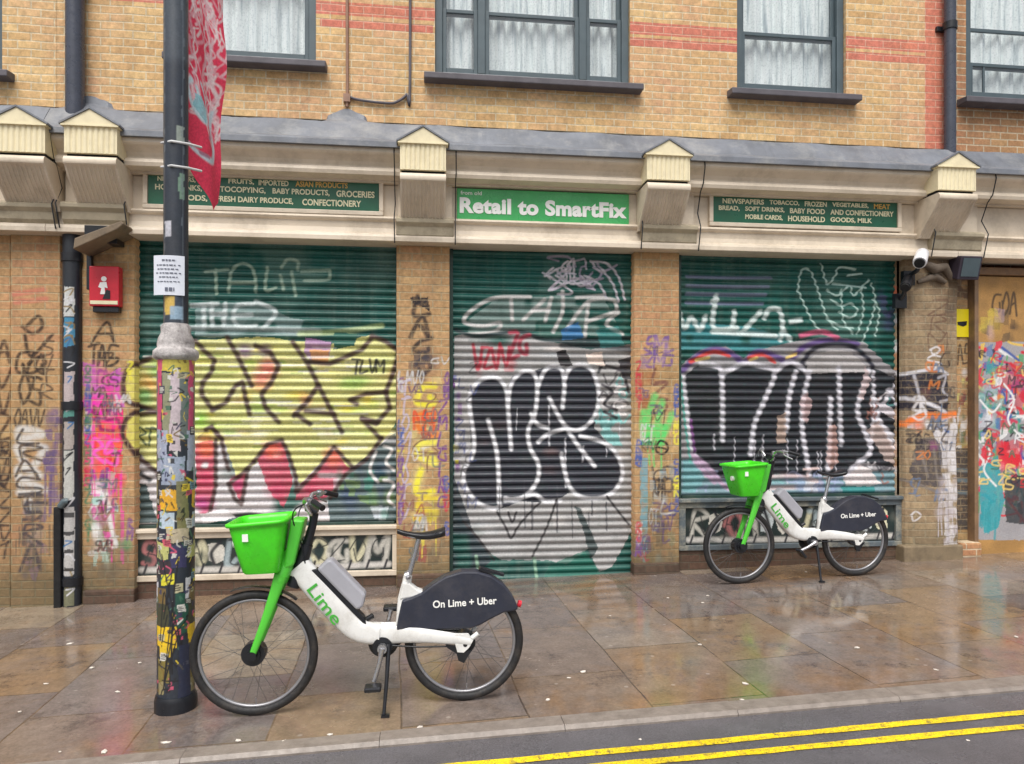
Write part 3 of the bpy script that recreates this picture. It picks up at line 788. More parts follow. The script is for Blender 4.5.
def paint_left(c):
    c.haze((110, 140, 130), .35, 2.5, 11, .55)
    # ghostly letters at the top
    g = (168, 190, 170)
    c.strokes([[(216, 270), (217, 294)], [(206, 272), (228, 270)], [(229, 292), (232, 272), (242, 264), (252, 268), (256, 280), (256, 292)], [(231, 283), (254, 283)], [(268, 268), (266, 290), (276, 288)], [(281, 276), (284, 290)], [(282, 268), (288, 260), (298, 262), (298, 270)], [(292, 272), (296, 296)], [(302, 272), (330, 271)], [(305, 281), (328, 280), (330, 272)]], 3, g, a=.7)
    c.haze((176, 190, 190), .0, 2, 1, .5)
    c.poly([(196, 304), (262, 302), (290, 318), (312, 322), (312, 336), (196, 338)], (190, 204, 206), .35, patch=(6, 5, .3)); c.haze((150, 170, 160), .0, 2, 2, .5)
    w = (206, 216, 216)
    c.strokes([[(192, 306), (218, 304)], [(204, 306), (205, 328)], [(212, 304), (213, 326)], [(226, 304), (224, 326)], [(212, 315), (226, 314)], [(254, 304), (238, 306), (234, 318), (240, 327), (256, 326)], [(236, 316), (252, 315)], [(256, 302), (276, 312), (264, 328)], [(170, 312), (182, 322), (164, 326)]], 4, w, a=.85)
    c.stroke([(168, 329), (230, 328), (320, 332)], 5, w, a=.6); c.stroke([(300, 334), (340, 332), (382, 326)], 5, (190, 206, 150), a=.7)
    # white ground low down, then the big yellow letters
    c.poly([(134, 450), (190, 440), (398, 430), (398, 528), (134, 528)], (206, 200, 202), .95, patch=(5, 9, .12))
    yl = (208, 206, 134)
    c.poly([(130, 364), (150, 358), (200, 340), (262, 337), (330, 345), (372, 335), (398, 350), (398, 420), (384, 440), (362, 462), (345, 470), (334, 448), (300, 484), (286, 446), (276, 440), (250, 470), (238, 480), (224, 440), (214, 442), (206, 430), (196, 440), (176, 474), (155, 470), (134, 446), (130, 414), (150, 410), (128, 398)], yl, .97)
    q = random.Random(4)
    for _ in range(90):
        c.spray(q.uniform(195, 395), q.uniform(345, 445), q.uniform(5, 18), q.choice([(238, 234, 160), (230, 226, 190), (200, 170, 110), (176, 206, 88), (228, 206, 60), (240, 232, 140), (150, 190, 90), (214, 226, 150)]), a=q.uniform(.3, .8), rz=q.uniform(2, 6))
    for x, y, rr, cc in ((150, 385, 12, (228, 170, 90)), (158, 370, 10, (150, 200, 110)), (268, 368, 9, (226, 110, 110)), (262, 378, 10, (226, 130, 120)), (200, 418, 9, (140, 206, 60)), (146, 395, 8, (120, 190, 120)), (305, 400, 8, (214, 150, 110)), (245, 350, 8, (130, 90, 150)), (266, 350, 7, (120, 80, 140))): c.spray(x, y, rr, cc, a=.8)
    c.poly([(306, 338), (332, 342), (330, 356), (312, 362), (304, 352)], (170, 130, 170), .9); c.poly([(310, 350), (330, 350), (328, 362), (313, 364)], (222, 160, 96), .9); c.poly([(334, 332), (358, 334), (354, 346), (334, 350)], (36, 96, 82), 1)
    for _ in range(70):
        x, y = q.uniform(136, 380), q.uniform(345, 450); c.stroke([(x, y), (x + q.uniform(10, 40), y + q.uniform(-1, 1))], q.uniform(1.2, 2.6), q.choice([(226, 224, 214), (206, 204, 200), (150, 170, 80), (236, 232, 190)]), a=q.uniform(.4, .8))
    # pink to red lower letters
    for pl in ([(196, 444), (214, 440), (216, 470), (214, 508), (204, 516), (196, 510)], [(230, 480), (249, 468), (241, 502)], [(257, 458), (270, 442), (284, 441), (288, 460), (293, 482), (284, 508), (268, 488)], [(298, 486), (320, 466), (335, 450), (344, 462), (352, 470), (326, 498), (296, 500)]):
        c.poly(pl, (190, 78, 100), .95, patch=(10, 3, .08))
    for x, y, rr, cc in ((206, 448, 10, (236, 120, 80)), (204, 505, 9, (176, 60, 136)), (240, 484, 8, (190, 60, 120)), (273, 450, 10, (238, 116, 84)), (276, 490, 10, (190, 50, 96)), (333, 458, 9, (238, 128, 96)), (312, 492, 12, (196, 52, 92)), (206, 478, 8, (196, 56, 96))): c.spray(x, y, rr, cc, a=.8)
    c.poly([(345, 474), (372, 452), (396, 432), (398, 520), (330, 522), (328, 500)], (54, 84, 88), .9, patch=(6, 2, .15)); smudge(c, 335, 395, 470, 520, [(40, 60, 110), (60, 140, 120), (120, 150, 60), (200, 206, 214)], 22, 61, (4, 9), .7)
    c.strokes([[(384, 446), (392, 450), (386, 462), (394, 470)], [(384, 480), (394, 484), (388, 498), (395, 506)], [(376, 452), (370, 470), (378, 482)]], 3, WHT)
    # dark outlines
    for w_, L in ((4.8, ([(152, 358), (135, 366), (126, 384), (128, 400), (146, 408), (156, 412)], [(156, 412), (131, 416), (126, 438), (140, 458), (157, 472), (165, 484)], [(196, 341), (206, 352), (215, 360), (212, 372), (203, 383), (202, 394), (213, 410)], [(228, 338), (239, 358), (252, 386)], [(213, 410), (226, 403), (236, 386), (243, 382), (246, 398), (250, 414)], [(256, 346), (270, 352), (279, 366), (272, 382), (262, 394), (266, 408), (279, 422)], [(293, 342), (308, 364), (320, 388), (332, 412), (342, 432)],
                         [(318, 386), (307, 402), (294, 416)], [(296, 414), (310, 424)], [(306, 411), (334, 414)], [(310, 362), (330, 364), (362, 350), (372, 338)], [(372, 336), (386, 342), (399, 352), (393, 374), (386, 392)], [(386, 392), (366, 394), (350, 400), (357, 404)], [(386, 393), (390, 408), (376, 424), (362, 419), (380, 438)], [(362, 418), (378, 422)])),
                  (4, ([(382, 438), (366, 460), (346, 474), (330, 498)], [(254, 462), (268, 444), (282, 440), (288, 452), (296, 476), (297, 492)], [(296, 492), (316, 472), (334, 447), (344, 458), (352, 466)], [(206, 430), (212, 426), (222, 440), (225, 456), (229, 470)], [(212, 428), (222, 438)], [(229, 484), (240, 476), (254, 462)], [(216, 440), (216, 486), (210, 512)], [(229, 484), (236, 500), (242, 504), (248, 470)]))):
        for p in L: c.stroke(p, w_, DBR, a=.95, smooth=False)
    c.tagrow(352, 360, 32, 13, 4, 2.4, (50, 50, 48), 62)
    c.poly([(134, 482), (146, 484), (154, 510), (158, 522), (136, 524)], (40, 74, 76), .9); c.strokes([[(136, 470), (150, 480)], [(214, 520), (250, 514), (275, 520)]], 4, (60, 60, 66)); c.poly([(200, 514), (226, 508), (236, 518), (204, 524)], (226, 222, 224))
    c.tagrow(138, 428, 26, 16, 3, 2, (60, 80, 60), 63)


def paint_mid(c):
    c.haze((110, 140, 130), .3, 2.5, 12, .55)
    gw = (164, 162, 162)
    c.poly([(454, 336), (500, 330), (545, 340), (590, 350), (633, 344), (633, 440), (632, 530), (612, 566), (598, 572), (588, 548), (566, 564), (545, 560), (500, 560), (480, 545), (462, 518), (454, 500)], gw, .96, patch=(4, 7, .06))
    q = random.Random(9)
    for _ in range(26): c.spray(q.uniform(458, 628), q.uniform(345, 540), q.uniform(6, 16), q.choice([(212, 208, 204), (158, 156, 158), (220, 206, 196), (176, 180, 184)]), a=.5, rz=q.uniform(4, 9))
    # chrome letters across the top
    c.poly([(466, 322), (494, 300), (560, 296), (604, 300), (622, 334), (592, 336), (540, 330), (500, 334), (468, 334)], (150, 168, 164), .5, patch=(8, 3, .3))
    c.strokes([[(530, 297), (495, 298), (472, 310), (464, 322), (482, 326), (500, 323), (494, 332), (464, 335)], [(511, 299), (512, 320)], [(523, 320), (544, 300)], [(545, 321), (551, 298)], [(532, 311), (549, 310)], [(553, 332), (562, 312), (562, 292)], [(566, 330), (588, 302), (612, 300), (616, 308)], [(588, 302), (584, 340)], [(586, 322), (604, 316), (618, 312), (606, 324), (622, 334)], [(576, 298), (604, 296)]], 3.8, (206, 202, 200), a=.85)
    c.stroke([(456, 330), (476, 336), (520, 332), (545, 340), (590, 340), (632, 338)], 4, (30, 50, 54)); c.stroke([(562, 345), (600, 346), (632, 350)], 7, (40, 46, 56), a=.8)
    c.poly([(560, 330), (578, 322), (584, 338), (562, 340)], (56, 120, 176), .85); c.poly([(596, 330), (618, 326), (624, 346), (600, 348)], (64, 140, 140), .6)
    qq = random.Random(5)
    for i in range(15):
        x, y = qq.uniform(550, 598), qq.uniform(258, 282)
        c.stroke([(x, y), (x + qq.uniform(-12, 14), y + qq.uniform(-10, 10)), (x + qq.uniform(-8, 22), y + qq.uniform(-4, 16)), (x + qq.uniform(0, 26), y + qq.uniform(0, 16))], 2.1, qq.choice([(206, 196, 210), (170, 160, 180), (220, 214, 222)]), a=.85)
    c.strokes([[(590, 262), (606, 264), (618, 278), (624, 300)], [(600, 268), (612, 284), (618, 302)], [(584, 276), (598, 284), (606, 298)], [(556, 270), (570, 284), (590, 280)]], 2.4, (200, 196, 204))
    c.tagrow(474, 346, 36, 22, 4, 3.2, (176, 44, 66), 71, slant=-.1); c.tagrow(508, 334, 20, 24, 2, 4.4, (160, 40, 66), 72); smudge(c, 472, 512, 352, 372, [(186, 60, 76)], 8, 73, (4, 8), .5)
    # black bubble letters
    nv = (42, 44, 56)
    c.poly([(468, 412), (470, 392), (481, 379), (497, 377), (507, 388), (511, 378), (522, 370), (534, 371), (546, 367), (560, 366), (566, 370), (580, 363), (592, 368), (599, 388), (597, 412), (594, 428), (606, 442), (618, 456), (622, 474), (615, 490), (600, 499), (580, 498), (570, 492), (556, 500), (540, 502), (520, 501), (497, 511), (476, 500), (464, 484), (464, 468), (472, 450)], nv, 1)
    for _ in range(14): c.spray(q.uniform(474, 600), q.uniform(385, 490), q.uniform(6, 14), q.choice([(60, 62, 76), (34, 36, 46), (80, 60, 64), (52, 60, 62)]), a=.45, rz=5)
    c.spray(550, 452, 12, (110, 82, 80), a=.5, rz=5)
    w = (206, 206, 212)
    c.strokes([[(470, 414), (470, 394), (481, 380), (497, 378), (506, 390), (508, 412), (511, 449)], [(508, 404), (511, 384), (522, 372), (533, 373), (537, 386), (535, 412), (528, 430), (530, 448), (538, 464), (537, 480), (528, 493), (516, 500), (505, 498)], [(470, 412), (474, 440), (472, 456), (464, 470), (465, 486), (477, 502), (492, 508), (500, 506)], [(488, 420), (497, 455), (499, 502)], [(537, 388), (546, 369), (560, 368), (564, 384), (562, 408)], [(564, 380), (570, 368), (582, 365), (592, 371), (598, 390), (597, 408), (590, 422), (578, 430), (566, 427), (556, 412), (549, 398)], [(566, 428), (578, 446), (594, 466)], [(538, 442), (548, 434), (566, 428)], [(531, 414), (537, 424), (547, 428)],
               [(580, 436), (602, 442), (616, 454), (622, 472), (616, 488), (602, 497), (582, 497), (570, 488), (564, 470), (561, 454)], [(505, 500), (520, 498), (534, 494), (545, 501), (560, 500)]], 4, (218, 218, 222), a=.97)
    drips(c, 475, 610, 480, 545, (60, 60, 70), 8, 92, 1.8); drips(c, 460, 620, 400, 500, (200, 200, 206), 6, 93, 1.5)
    qq = random.Random(31)
    for i in range(26): c.tagrow(qq.uniform(596, 618), qq.uniform(352, 425), qq.uniform(6, 14), qq.uniform(5, 11), 1, 2, qq.choice([(60, 56, 62), (90, 86, 92), (216, 212, 212), (120, 186, 184)]), qq.random(), a=.8)
    for i in range(16): c.tagrow(qq.uniform(454, 470), qq.uniform(345, 500), 8, 10, 1, 1.6, qq.choice([(60, 56, 62), (70, 80, 130), (200, 200, 206)]), qq.random(), a=.7)
    c.poly([(594, 420), (612, 420), (622, 446), (612, 446), (600, 434)], (120, 186, 184), .8, patch=(12, 2, .2)); c.strokes([[(602, 385), (612, 392), (604, 404), (616, 410)], [(606, 366), (622, 372), (628, 392)], [(598, 372), (604, 362)], [(604, 412), (616, 418)]], 3, (60, 56, 62))
    c.poly([(556, 352), (566, 350), (572, 366), (560, 366)], (50, 46, 50)); c.poly([(618, 360), (633, 356), (633, 380), (622, 378)], (50, 48, 56), .9); c.poly([(585, 354), (602, 352), (604, 366), (588, 364)], (222, 206, 196))
    # foot of the piece
    c.poly([(452, 470), (462, 500), (472, 528), (492, 560), (470, 580), (452, 582)], (46, 56, 66), .9, patch=(5, 3, .1)); c.poly([(574, 505), (580, 508), (598, 548), (590, 560), (584, 535)], (44, 62, 64), .9)
    c.strokes([[(497, 512), (506, 528), (511, 538), (518, 526), (530, 512), (540, 502)], [(508, 512), (512, 522), (516, 512)], [(556, 500), (546, 528), (532, 556)], [(463, 521), (478, 538), (494, 560)], [(606, 496), (620, 514), (628, 524)]], 2.2, (56, 52, 56))
    c.poly([(548, 566), (560, 560), (584, 550), (600, 572), (604, 584), (540, 584)], (20, 104, 88), .8); c.strokes([[(476, 556), (479, 576)], [(534, 558), (537, 584)]], 3, (150, 190, 160), a=.7)
    smudge(c, 452, 460, 366, 470, [(226, 216, 60), (230, 226, 226), (60, 70, 150), (120, 60, 140)], 12, 74, (2, 5), .9)


def paint_right(c):
    c.haze((110, 140, 130), .3, 2.5, 13, .55)
    for y in (277, 286, 294, 303): c.stroke([(686, y), (730, y + 1), (770 - (y - 277) * .3, y + 1)], 3.4, (150, 146, 186), a=.5)
    c.poly([(680, 320), (740, 326), (790, 334), (790, 352), (680, 350)], (70, 150, 160), .6, patch=(7, 5, .3))
    w = (214, 226, 224)
    c.strokes([[(679, 314), (684, 328), (691, 318), (699, 330), (705, 317)], [(716, 296), (713, 328), (736, 328)], [(716, 300), (712, 302)], [(734, 312), (732, 328)], [(742, 332), (760, 312)], [(764, 318), (768, 310), (778, 310), (782, 324), (780, 340)], [(712, 332), (745, 334), (775, 336)], [(790, 322), (800, 320)], [(783, 332), (790, 340)]], 5, w, a=.9)
    c.strokes([[(797, 292), (800, 272), (808, 270), (814, 282), (820, 300), (826, 318), (836, 330)], [(797, 290), (804, 306), (812, 322), (822, 334)], [(820, 264), (826, 284), (834, 276), (838, 268), (854, 270)], [(826, 290), (836, 296), (848, 286), (852, 296), (862, 286), (868, 280)], [(830, 300), (840, 306), (850, 304), (856, 312), (848, 318), (838, 312)], [(870, 284), (874, 300), (870, 320), (862, 340), (866, 346)], [(840, 290), (842, 320), (852, 334)], [(860, 290), (862, 312), (856, 334)], [(826, 318), (838, 326), (852, 328)], [(872, 300), (878, 312), (874, 336)], [(846, 276), (860, 274)], [(832, 284), (864, 288)]], 2.1, (186, 214, 206), a=.85)
    smudge(c, 876, 892, 285, 330, [(90, 80, 130)], 8, 75, (4, 8), .5)
    # backdrop to the black letters
    c.poly([(679, 366), (700, 350), (725, 346), (742, 358), (760, 350), (790, 342), (832, 336), (862, 342), (895, 372), (895, 500), (679, 500)], (150, 146, 150), .95)
    c.poly([(679, 460), (700, 458), (730, 478), (895, 470), (895, 500), (679, 500)], (116, 150, 160), .9, patch=(5, 4, .1)); c.poly([(842, 476), (856, 462), (870, 470), (880, 484), (846, 490)], (214, 206, 206)); c.poly([(840, 486), (874, 486), (872, 498), (842, 498)], (50, 130, 130))
    c.strokes([[(681, 372), (697, 356), (716, 349), (734, 356), (744, 366)], [(742, 366), (756, 352), (774, 356), (786, 362)], [(784, 366), (798, 352), (806, 346), (826, 341), (856, 344)]], 6, (96, 74, 130)); c.strokes([[(690, 362), (712, 352), (728, 356)], [(748, 358), (762, 355), (774, 362)]], 4, (196, 64, 60)); c.strokes([[(696, 360), (708, 358)], [(750, 360), (756, 358)], [(786, 358), (796, 354)]], 3, (230, 200, 120)); c.stroke([(800, 336), (820, 332), (836, 338)], 5, (200, 96, 130))
    bk = (40, 42, 50)
    c.poly([(683, 378), (694, 367), (708, 362), (722, 374), (734, 370), (750, 362), (762, 368), (776, 370), (790, 364), (800, 362), (814, 372), (830, 366), (846, 372), (868, 366), (895, 378), (895, 468), (860, 462), (846, 474), (800, 478), (760, 474), (720, 478), (696, 462)], bk, 1)
    q = random.Random(8)
    for _ in range(22): c.spray(q.uniform(690, 890), q.uniform(372, 465), q.uniform(7, 16), q.choice([(58, 60, 70), (30, 32, 38), (66, 64, 70), (50, 60, 66)]), a=.5, rz=5)
    c.poly([(806, 362), (815, 354), (832, 350), (850, 352), (862, 362), (868, 372), (806, 374)], (172, 168, 168), .95); c.stroke([(800, 366), (812, 350), (830, 344), (850, 346), (866, 358), (872, 368)], 5, (40, 40, 54))
    w = (206, 204, 212)
    c.strokes([[(682, 376), (686, 410), (691, 446), (699, 466)], [(700, 364), (714, 366), (721, 376), (722, 440)], [(722, 374), (742, 364), (760, 366), (774, 373), (764, 400), (754, 424), (750, 454)], [(774, 372), (790, 362), (806, 372)], [(809, 372), (802, 404), (802, 432), (806, 456), (809, 474)], [(830, 398), (829, 446), (827, 470)], [(838, 368), (839, 400), (841, 444)], [(868, 370), (857, 408), (864, 430), (870, 451), (856, 464), (846, 474)], [(888, 390), (895, 400)], [(876, 420), (895, 440)], [(795, 372), (788, 400), (786, 430)]], 5, w, a=.95)
    drips(c, 700, 860, 430, 485, (190, 188, 196), 9, 91, 1.8)
    qq = random.Random(32)
    c.strokes([[(872, 372), (874, 410), (870, 450)], [(895, 384), (876, 414), (895, 452)]], 4, (206, 204, 212), smooth=False)
    for i in range(9): c.tagrow(qq.uniform(866, 888), qq.uniform(375, 490), qq.uniform(6, 14), qq.uniform(6, 13), 1, 2.2, qq.choice([(206, 170, 160), (210, 206, 210), (60, 58, 66), (150, 100, 90), (70, 120, 120)]), qq.random(), a=.8)
    for i in range(14): c.tagrow(qq.uniform(690, 850), qq.uniform(462, 486), qq.uniform(8, 20), qq.uniform(6, 12), 1, 2.4, qq.choice([(206, 180, 176), (150, 160, 190), (60, 58, 66), (120, 170, 170)]), qq.random(), a=.7)
    c.poly([(777, 416), (785, 412), (786, 442), (776, 444)], (190, 166, 152), .7); c.poly([(799, 400), (806, 392), (812, 402), (806, 424), (802, 420)], (206, 176, 176), .6); c.poly([(828, 426), (836, 424), (838, 462), (830, 470), (826, 462)], (196, 156, 146), .6); c.poly([(864, 366), (870, 380), (862, 400), (858, 398)], (200, 180, 180), .8)
    c.poly([(874, 400), (895, 410), (895, 420), (880, 412)], (196, 190, 196)); c.poly([(866, 430), (878, 420), (892, 446), (895, 466), (884, 460)], (196, 176, 170), .7)
    c.poly([(682, 460), (698, 462), (704, 480), (694, 492), (682, 492)], (110, 160, 166), .9); c.strokes([[(692, 455), (706, 466), (722, 484), (732, 490)], [(695, 462), (714, 482)]], 5, (176, 150, 176)); c.strokes([[(750, 480), (790, 476), (820, 482)], [(770, 488), (820, 486)]], 5, (196, 176, 176), a=.8); c.strokes([[(680, 376), (684, 420), (690, 462)]], 2.4, (96, 170, 160)); c.stroke([(690, 420), (694, 452)], 3, (120, 70, 130))
    smudge(c, 800, 845, 480, 498, [(150, 170, 196), (120, 136, 170), (200, 200, 206)], 14, 76, (4, 7), .8)


shL, ax, bx, zl = shutter(134.5, 397, 238, 523, 266, paint_left, 'roller shutter sprayed with large yellow letters outlined in brown')
shM, cx_, dx_, zm = shutter(452, 632, 246, 580, 540, paint_mid, 'roller shutter sprayed with black bubble letters outlined in white')
shR, ex, fx, zr_ = shutter(679, 895, 252, 494, 788, paint_right, 'roller shutter sprayed with tall black letters on grey')


def riser(x0, x1, zt, zb, seed, frame=M_CREAM):
    """painted panel in a cream frame under a shutter, on a dark brick plinth"""
    Y = YS - .05
    c = Canvas(x0 + .06, x1 - .06, zb + .05, zt - .05, .008, Y)
    q = random.Random(seed); h = zt - zb - .1; n = int((x1 - x0) / .19)
    for i in range(n):
        cx = x0 + .12 + (x1 - x0 - .24) * (i + .5) / n; cz = zb + .05 + h * .58
        if q.random() < .55:
            c.tagrow(cx - .09, cz - h * .34, .18, h * .68, q.choice([1, 1, 2]), q.uniform(.035, .06), q.choice([(206, 202, 192), (220, 214, 180), (170, 186, 190), (190, 120, 120)]), q.random(), px=False); c.tagrow(cx - .08, cz - h * .3, .16, h * .6, 1, .012, (30, 32, 38), q.random(), px=False); continue
        c.poly([(cx + (.08 + q.uniform(-.02, .02)) * math.cos(t * math.pi / 4), cz + h * q.uniform(.26, .36) * math.sin(t * math.pi / 4)) for t in range(8)], q.choice([(214, 210, 200), (226, 222, 190), (196, 204, 206)]), px=False)
        c.stroke([(cx + q.uniform(-.05, .05), cz + h * .3), (cx + q.uniform(-.05, .05), cz), (cx + q.uniform(-.03, .06), cz - h * .3)], .03, (34, 36, 44), px=False)
    c.stroke([(x0 + .1, zb + .10), ((x0 + x1) / 2, zb + .085), (x1 - .1, zb + .10)], .05, (206, 202, 196), px=False)
    for i in range(int(n * 1.2)): c.stroke([(x0 + .12 + i * .16, zb + .05), (x0 + .15 + i * .16, zb + .14)], .02, (40, 40, 46), px=False)
    for i in range(60): c.spray(q.uniform(x0, x1), q.uniform(zb, zt), q.uniform(.02, .07), q.choice([(70, 74, 70), (110, 104, 96), (40, 60, 58), (150, 146, 136)]), a=q.uniform(.2, .6), px=False)
    o = c.mesh('stall_riser', M_RISER, bld, lambda X, Z: X * 0 + Y, depth=.3)
    f = MB(); Yf = Y - .03
    f.box(x0, x1, Yf, .3, zt - .055, zt); f.box(x0, x1, Yf, .3, zb, zb + .05); f.box(x0, x0 + .07, Yf + .002, .3, zb + .05, zt - .055); f.box(x1 - .07, x1, Yf + .002, .3, zb + .05, zt - .055)
    f.box(x0 - .01, x1 + .01, Yf - .03, .3, zt + .001, zt + .035)
    f.build('riser_frame', frame, o, bevel=.006)
    p = MB(); p.box(x0 - .03, x1 + .03, Y - .01, .3, -.6, zb - .003); p.build('plinth', M_DB, o)


riser(ax - .03, bx + .03, zl - .06, P(266, 577, YS)[1], 3)
riser(ex - .03, fx + .03, zr_ - .06, P(788, 547, YS)[1], 8, plain('blue_grey_frame', (92, 102, 108), .5, 0, .25, 4, .1, dirt=(206, 196, 170), dirt_amt=.8))
m = MB(); m.box(cx_ - .04, dx_ + .04, YS - .06, .3, -.6, zm - .057); m.build('door_step', M_STONE, bld, bevel=.01)

# ---------------------------------------------------------------- neighbour on the left
XL0 = -10.5
lb = thing('neighbour_building', 'brown brick building left of the black drainpipe with black tags on its pillar', 'building', ((XL0 + XM0) / 2, 0, gz(XL0, 0)))
WL = (PX(-108, YW), PX(2, YW), P(6, 73, YW)[1], P(6, 73, YW)[1] + 2.0)
m = MB(); wall_front(XL0, XM0 - .004, Z_LEADTOP, TOP - .25, YW + .003, [WL], [], m); m.build('upper_wall', M_YB, lb)
make_window(lb, WL, [(WL[0] + .07, WL[1] - .07)], [WL[2] + 1.0])
m = MB(); m.box(XL0, XM0 - .004, .42, 7, -.8, TOP - .27); m.build('rear_walls', M_OB, lb)
m = MB(); m.box(XL0 - .02, XM0 - .024, -.06, 7.05, TOP - .248, TOP - .13); m.build('roof', M_LEAD, lb)
lead_flashing(lb, XL0, XM0 - .004, 4.0); shopfront_trim(lb, XL0, XM0 - .004)
console(lb, -10, 45, 106, 1.04)
P1 = pilaster_canvas(11, 60, 222)
P1.tagrow(19, 316, 24, 60, 3, 3.2, (44, 36, 34), 81, vert=True, slant=.3); P1.tagrow(16, 352, 28, 24, 3, 3, (44, 36, 34), 82); P1.tagrow(18, 376, 24, 28, 2, 3, (44, 36, 34), 94); P1.tagrow(40, 340, 12, 60, 4, 1.8, (80, 66, 56), 92, vert=True); P1.tagrow(14, 410, 30, 16, 4, 2, (60, 50, 46), 95)
P1.strokes([[(14, 294), (44, 290)], [(16, 302), (46, 299)]], 5, (206, 110, 100), a=.6)
P1.tagrow(18, 428, 24, 84, 4, 7, (206, 204, 200), 83, vert=True, slant=0); P1.tagrow(18, 428, 24, 84, 5, 2.6, (52, 44, 44), 84, vert=True, slant=0)
smudge(P1, 46, 60, 405, 500, [(104, 84, 128), (90, 76, 112), (130, 110, 140)], 26, 85, (4, 8), .75); drips(P1, 44, 58, 440, 530, (100, 82, 120), 9, 86)
smudge(P1, 24, 44, 490, 580, [(80, 76, 84), (110, 90, 120), (60, 60, 64), (150, 150, 150)], 26, 87, (3, 7), .65); P1.tagrow(22, 500, 20, 70, 3, 3, (62, 58, 66), 88, vert=True); drips(P1, 16, 56, 500, 590, (90, 84, 76), 12, 89, 1.2)
P1.mesh('pilaster', M_PB, lb, lambda X, Z: X * 0, depth=.5)
x1 = PX(10.5, .03)
P0 = Canvas(x1 - 1.6, x1, -.4, Z_LIN1 + .1, .012, .03); P0.tagrow(-4, 340, 14, 150, 6, 3, (60, 44, 40), 90, vert=True); P0.tagrow(-70, 380, 60, 40, 5, 4, (60, 50, 60), 91); P0.tagrow(-2, 440, 12, 120, 7, 2, (46, 40, 44), 93, vert=True)
P0.mesh('side_pier', M_PB, lb, lambda X, Z: X * 0 + .03, depth=.5)
m = MB(); m.box(XL0, x1 - 1.6, .06, .5, -.6, Z_LIN1 + .1); m.build('lower_wall', M_OB, lb)
m = MB(); m.box(PX(58, .12), PX(84, .12), .12, .42, -.5, Z_LIN1 + .05); m.build('party_recess', M_DB, lb)

# ---------------------------------------------------------------- neighbour on the right
XR1 = 12.5
rb = thing('neighbour_building', 'brick building right of the black upper drainpipe with a graffiti covered wooden hoarding', 'building', ((XM1 + XR1) / 2, 0, gz(XM1, 0)))
WR = (PX(966, YW + .02), PX(1062, YW + .02), P(1000, 101, YW)[1], P(1000, 101, YW)[1] + 2.0)
m = MB(); wall_front(XM1 + .004, XR1, Z_LEADTOP - .02, TOP - .1, YW + .02, [WR], [], m); m.build('upper_wall', M_OB, rb)
mid = (WR[0] + WR[1]) / 2
make_window(rb, WR, [(WR[0] + .07, WR[1] - .07)], [P(1000, 64, YW)[1], P(1000, 26, YW)[1]], vbar=PX(989, YW))
m = MB(); m.box(XM1 + .004, XR1, .42, 7, -.8, TOP - .12); m.build('rear_walls', M_OB, rb)
m = MB(); m.box(XM1 + .02, XR1 + .02, -.06, 7.05, TOP - .098, TOP + .02); m.build('roof', M_LEAD, rb)
lead_flashing(rb, XM1 + .004, XR1, 7.0); shopfront_trim(rb, XM1 + .004, XR1)
xd0, xd1 = PX(976, .10), PX(1086, .10); zd = gz(xd0, 0)
H1 = Canvas(xd0, xd1, zd - .05, PZ(265, .10), .008, .10)
H1.haze((150, 116, 70), .6, 3, 21, .45); smudge(H1, 982, 1020, 312, 342, [(70, 56, 46), (90, 76, 60)], 12, 101, (3, 7), .7); H1.tagrow(992, 292, 26, 22, 3, 2.4, (70, 56, 44), 102); smudge(H1, 978, 1000, 305, 330, [(196, 170, 180), (214, 190, 80)], 8, 103, (4, 8), .6)
H1.poly([(974, 342), (1090, 342), (1090, 540), (974, 540)], (160, 160, 166), .95, patch=(6, 3, .02))
q = random.Random(12)
for _ in range(420):
    x, y = q.uniform(974, 1080), q.uniform(340, 505)
    cc = q.choice([(206, 40, 56), (214, 50, 70), (200, 60, 90), (60, 90, 160), (226, 226, 226), (60, 140, 150), (40, 40, 60), (90, 160, 110), (226, 190, 90)])
    if q.random() < .5: H1.poly([(x, y), (x + q.uniform(2, 7), y + q.uniform(-2, 2)), (x + q.uniform(2, 7), y + q.uniform(3, 10)), (x + q.uniform(-2, 2), y + q.uniform(5, 16))], cc, .9)
    else: H1.stroke([(x, y), (x + q.uniform(-8, 12), y + q.uniform(-6, 12)), (x + q.uniform(-4, 18), y + q.uniform(0, 22))], q.uniform(1.5, 3.6), cc)
H1.poly([(998, 366), (1030, 362), (1040, 440), (1016, 470), (996, 462)], (206, 38, 60), .6, patch=(9, 6, .35)); smudge(H1, 1000, 1024, 446, 472, [(214, 30, 50), (224, 60, 80)], 12, 104, (5, 9), .9); smudge(H1, 980, 1000, 350, 440, [(60, 110, 170), (210, 216, 226), (70, 160, 150)], 22, 105, (3, 7), .8)
H1.poly([(980, 468), (998, 456), (1004, 500), (998, 528), (984, 534), (980, 500)], (44, 158, 168), .9); drips(H1, 980, 1002, 500, 540, (44, 150, 160), 9, 106, 2.4); H1.poly([(1004, 478), (1060, 470), (1060, 528), (1006, 522)], (44, 52, 58), .9); H1.strokes([[(978, 440), (990, 452), (984, 470), (996, 486)], [(1004, 384), (1014, 400), (1008, 420), (1020, 436)], [(980, 400), (992, 412), (1000, 404)]], 2.2, (230, 230, 230))
for _ in range(60): H1.tagrow(q.uniform(976, 1040), q.uniform(350, 480), q.uniform(5, 12), q.uniform(5, 12), 1, 1.8, q.choice([(230, 228, 230), (40, 40, 56), (206, 40, 56), (60, 110, 90), (230, 200, 120)]), q.random(), a=.85)
H1.mesh('hoarding', M_DOOR, rb, lambda X, Z: .10 + .004 * (np.abs(((X - xd0) % .6) - .3) > .294), depth=.4, label='wooden hoarding, bare at the top and sprayed red, blue and teal below')
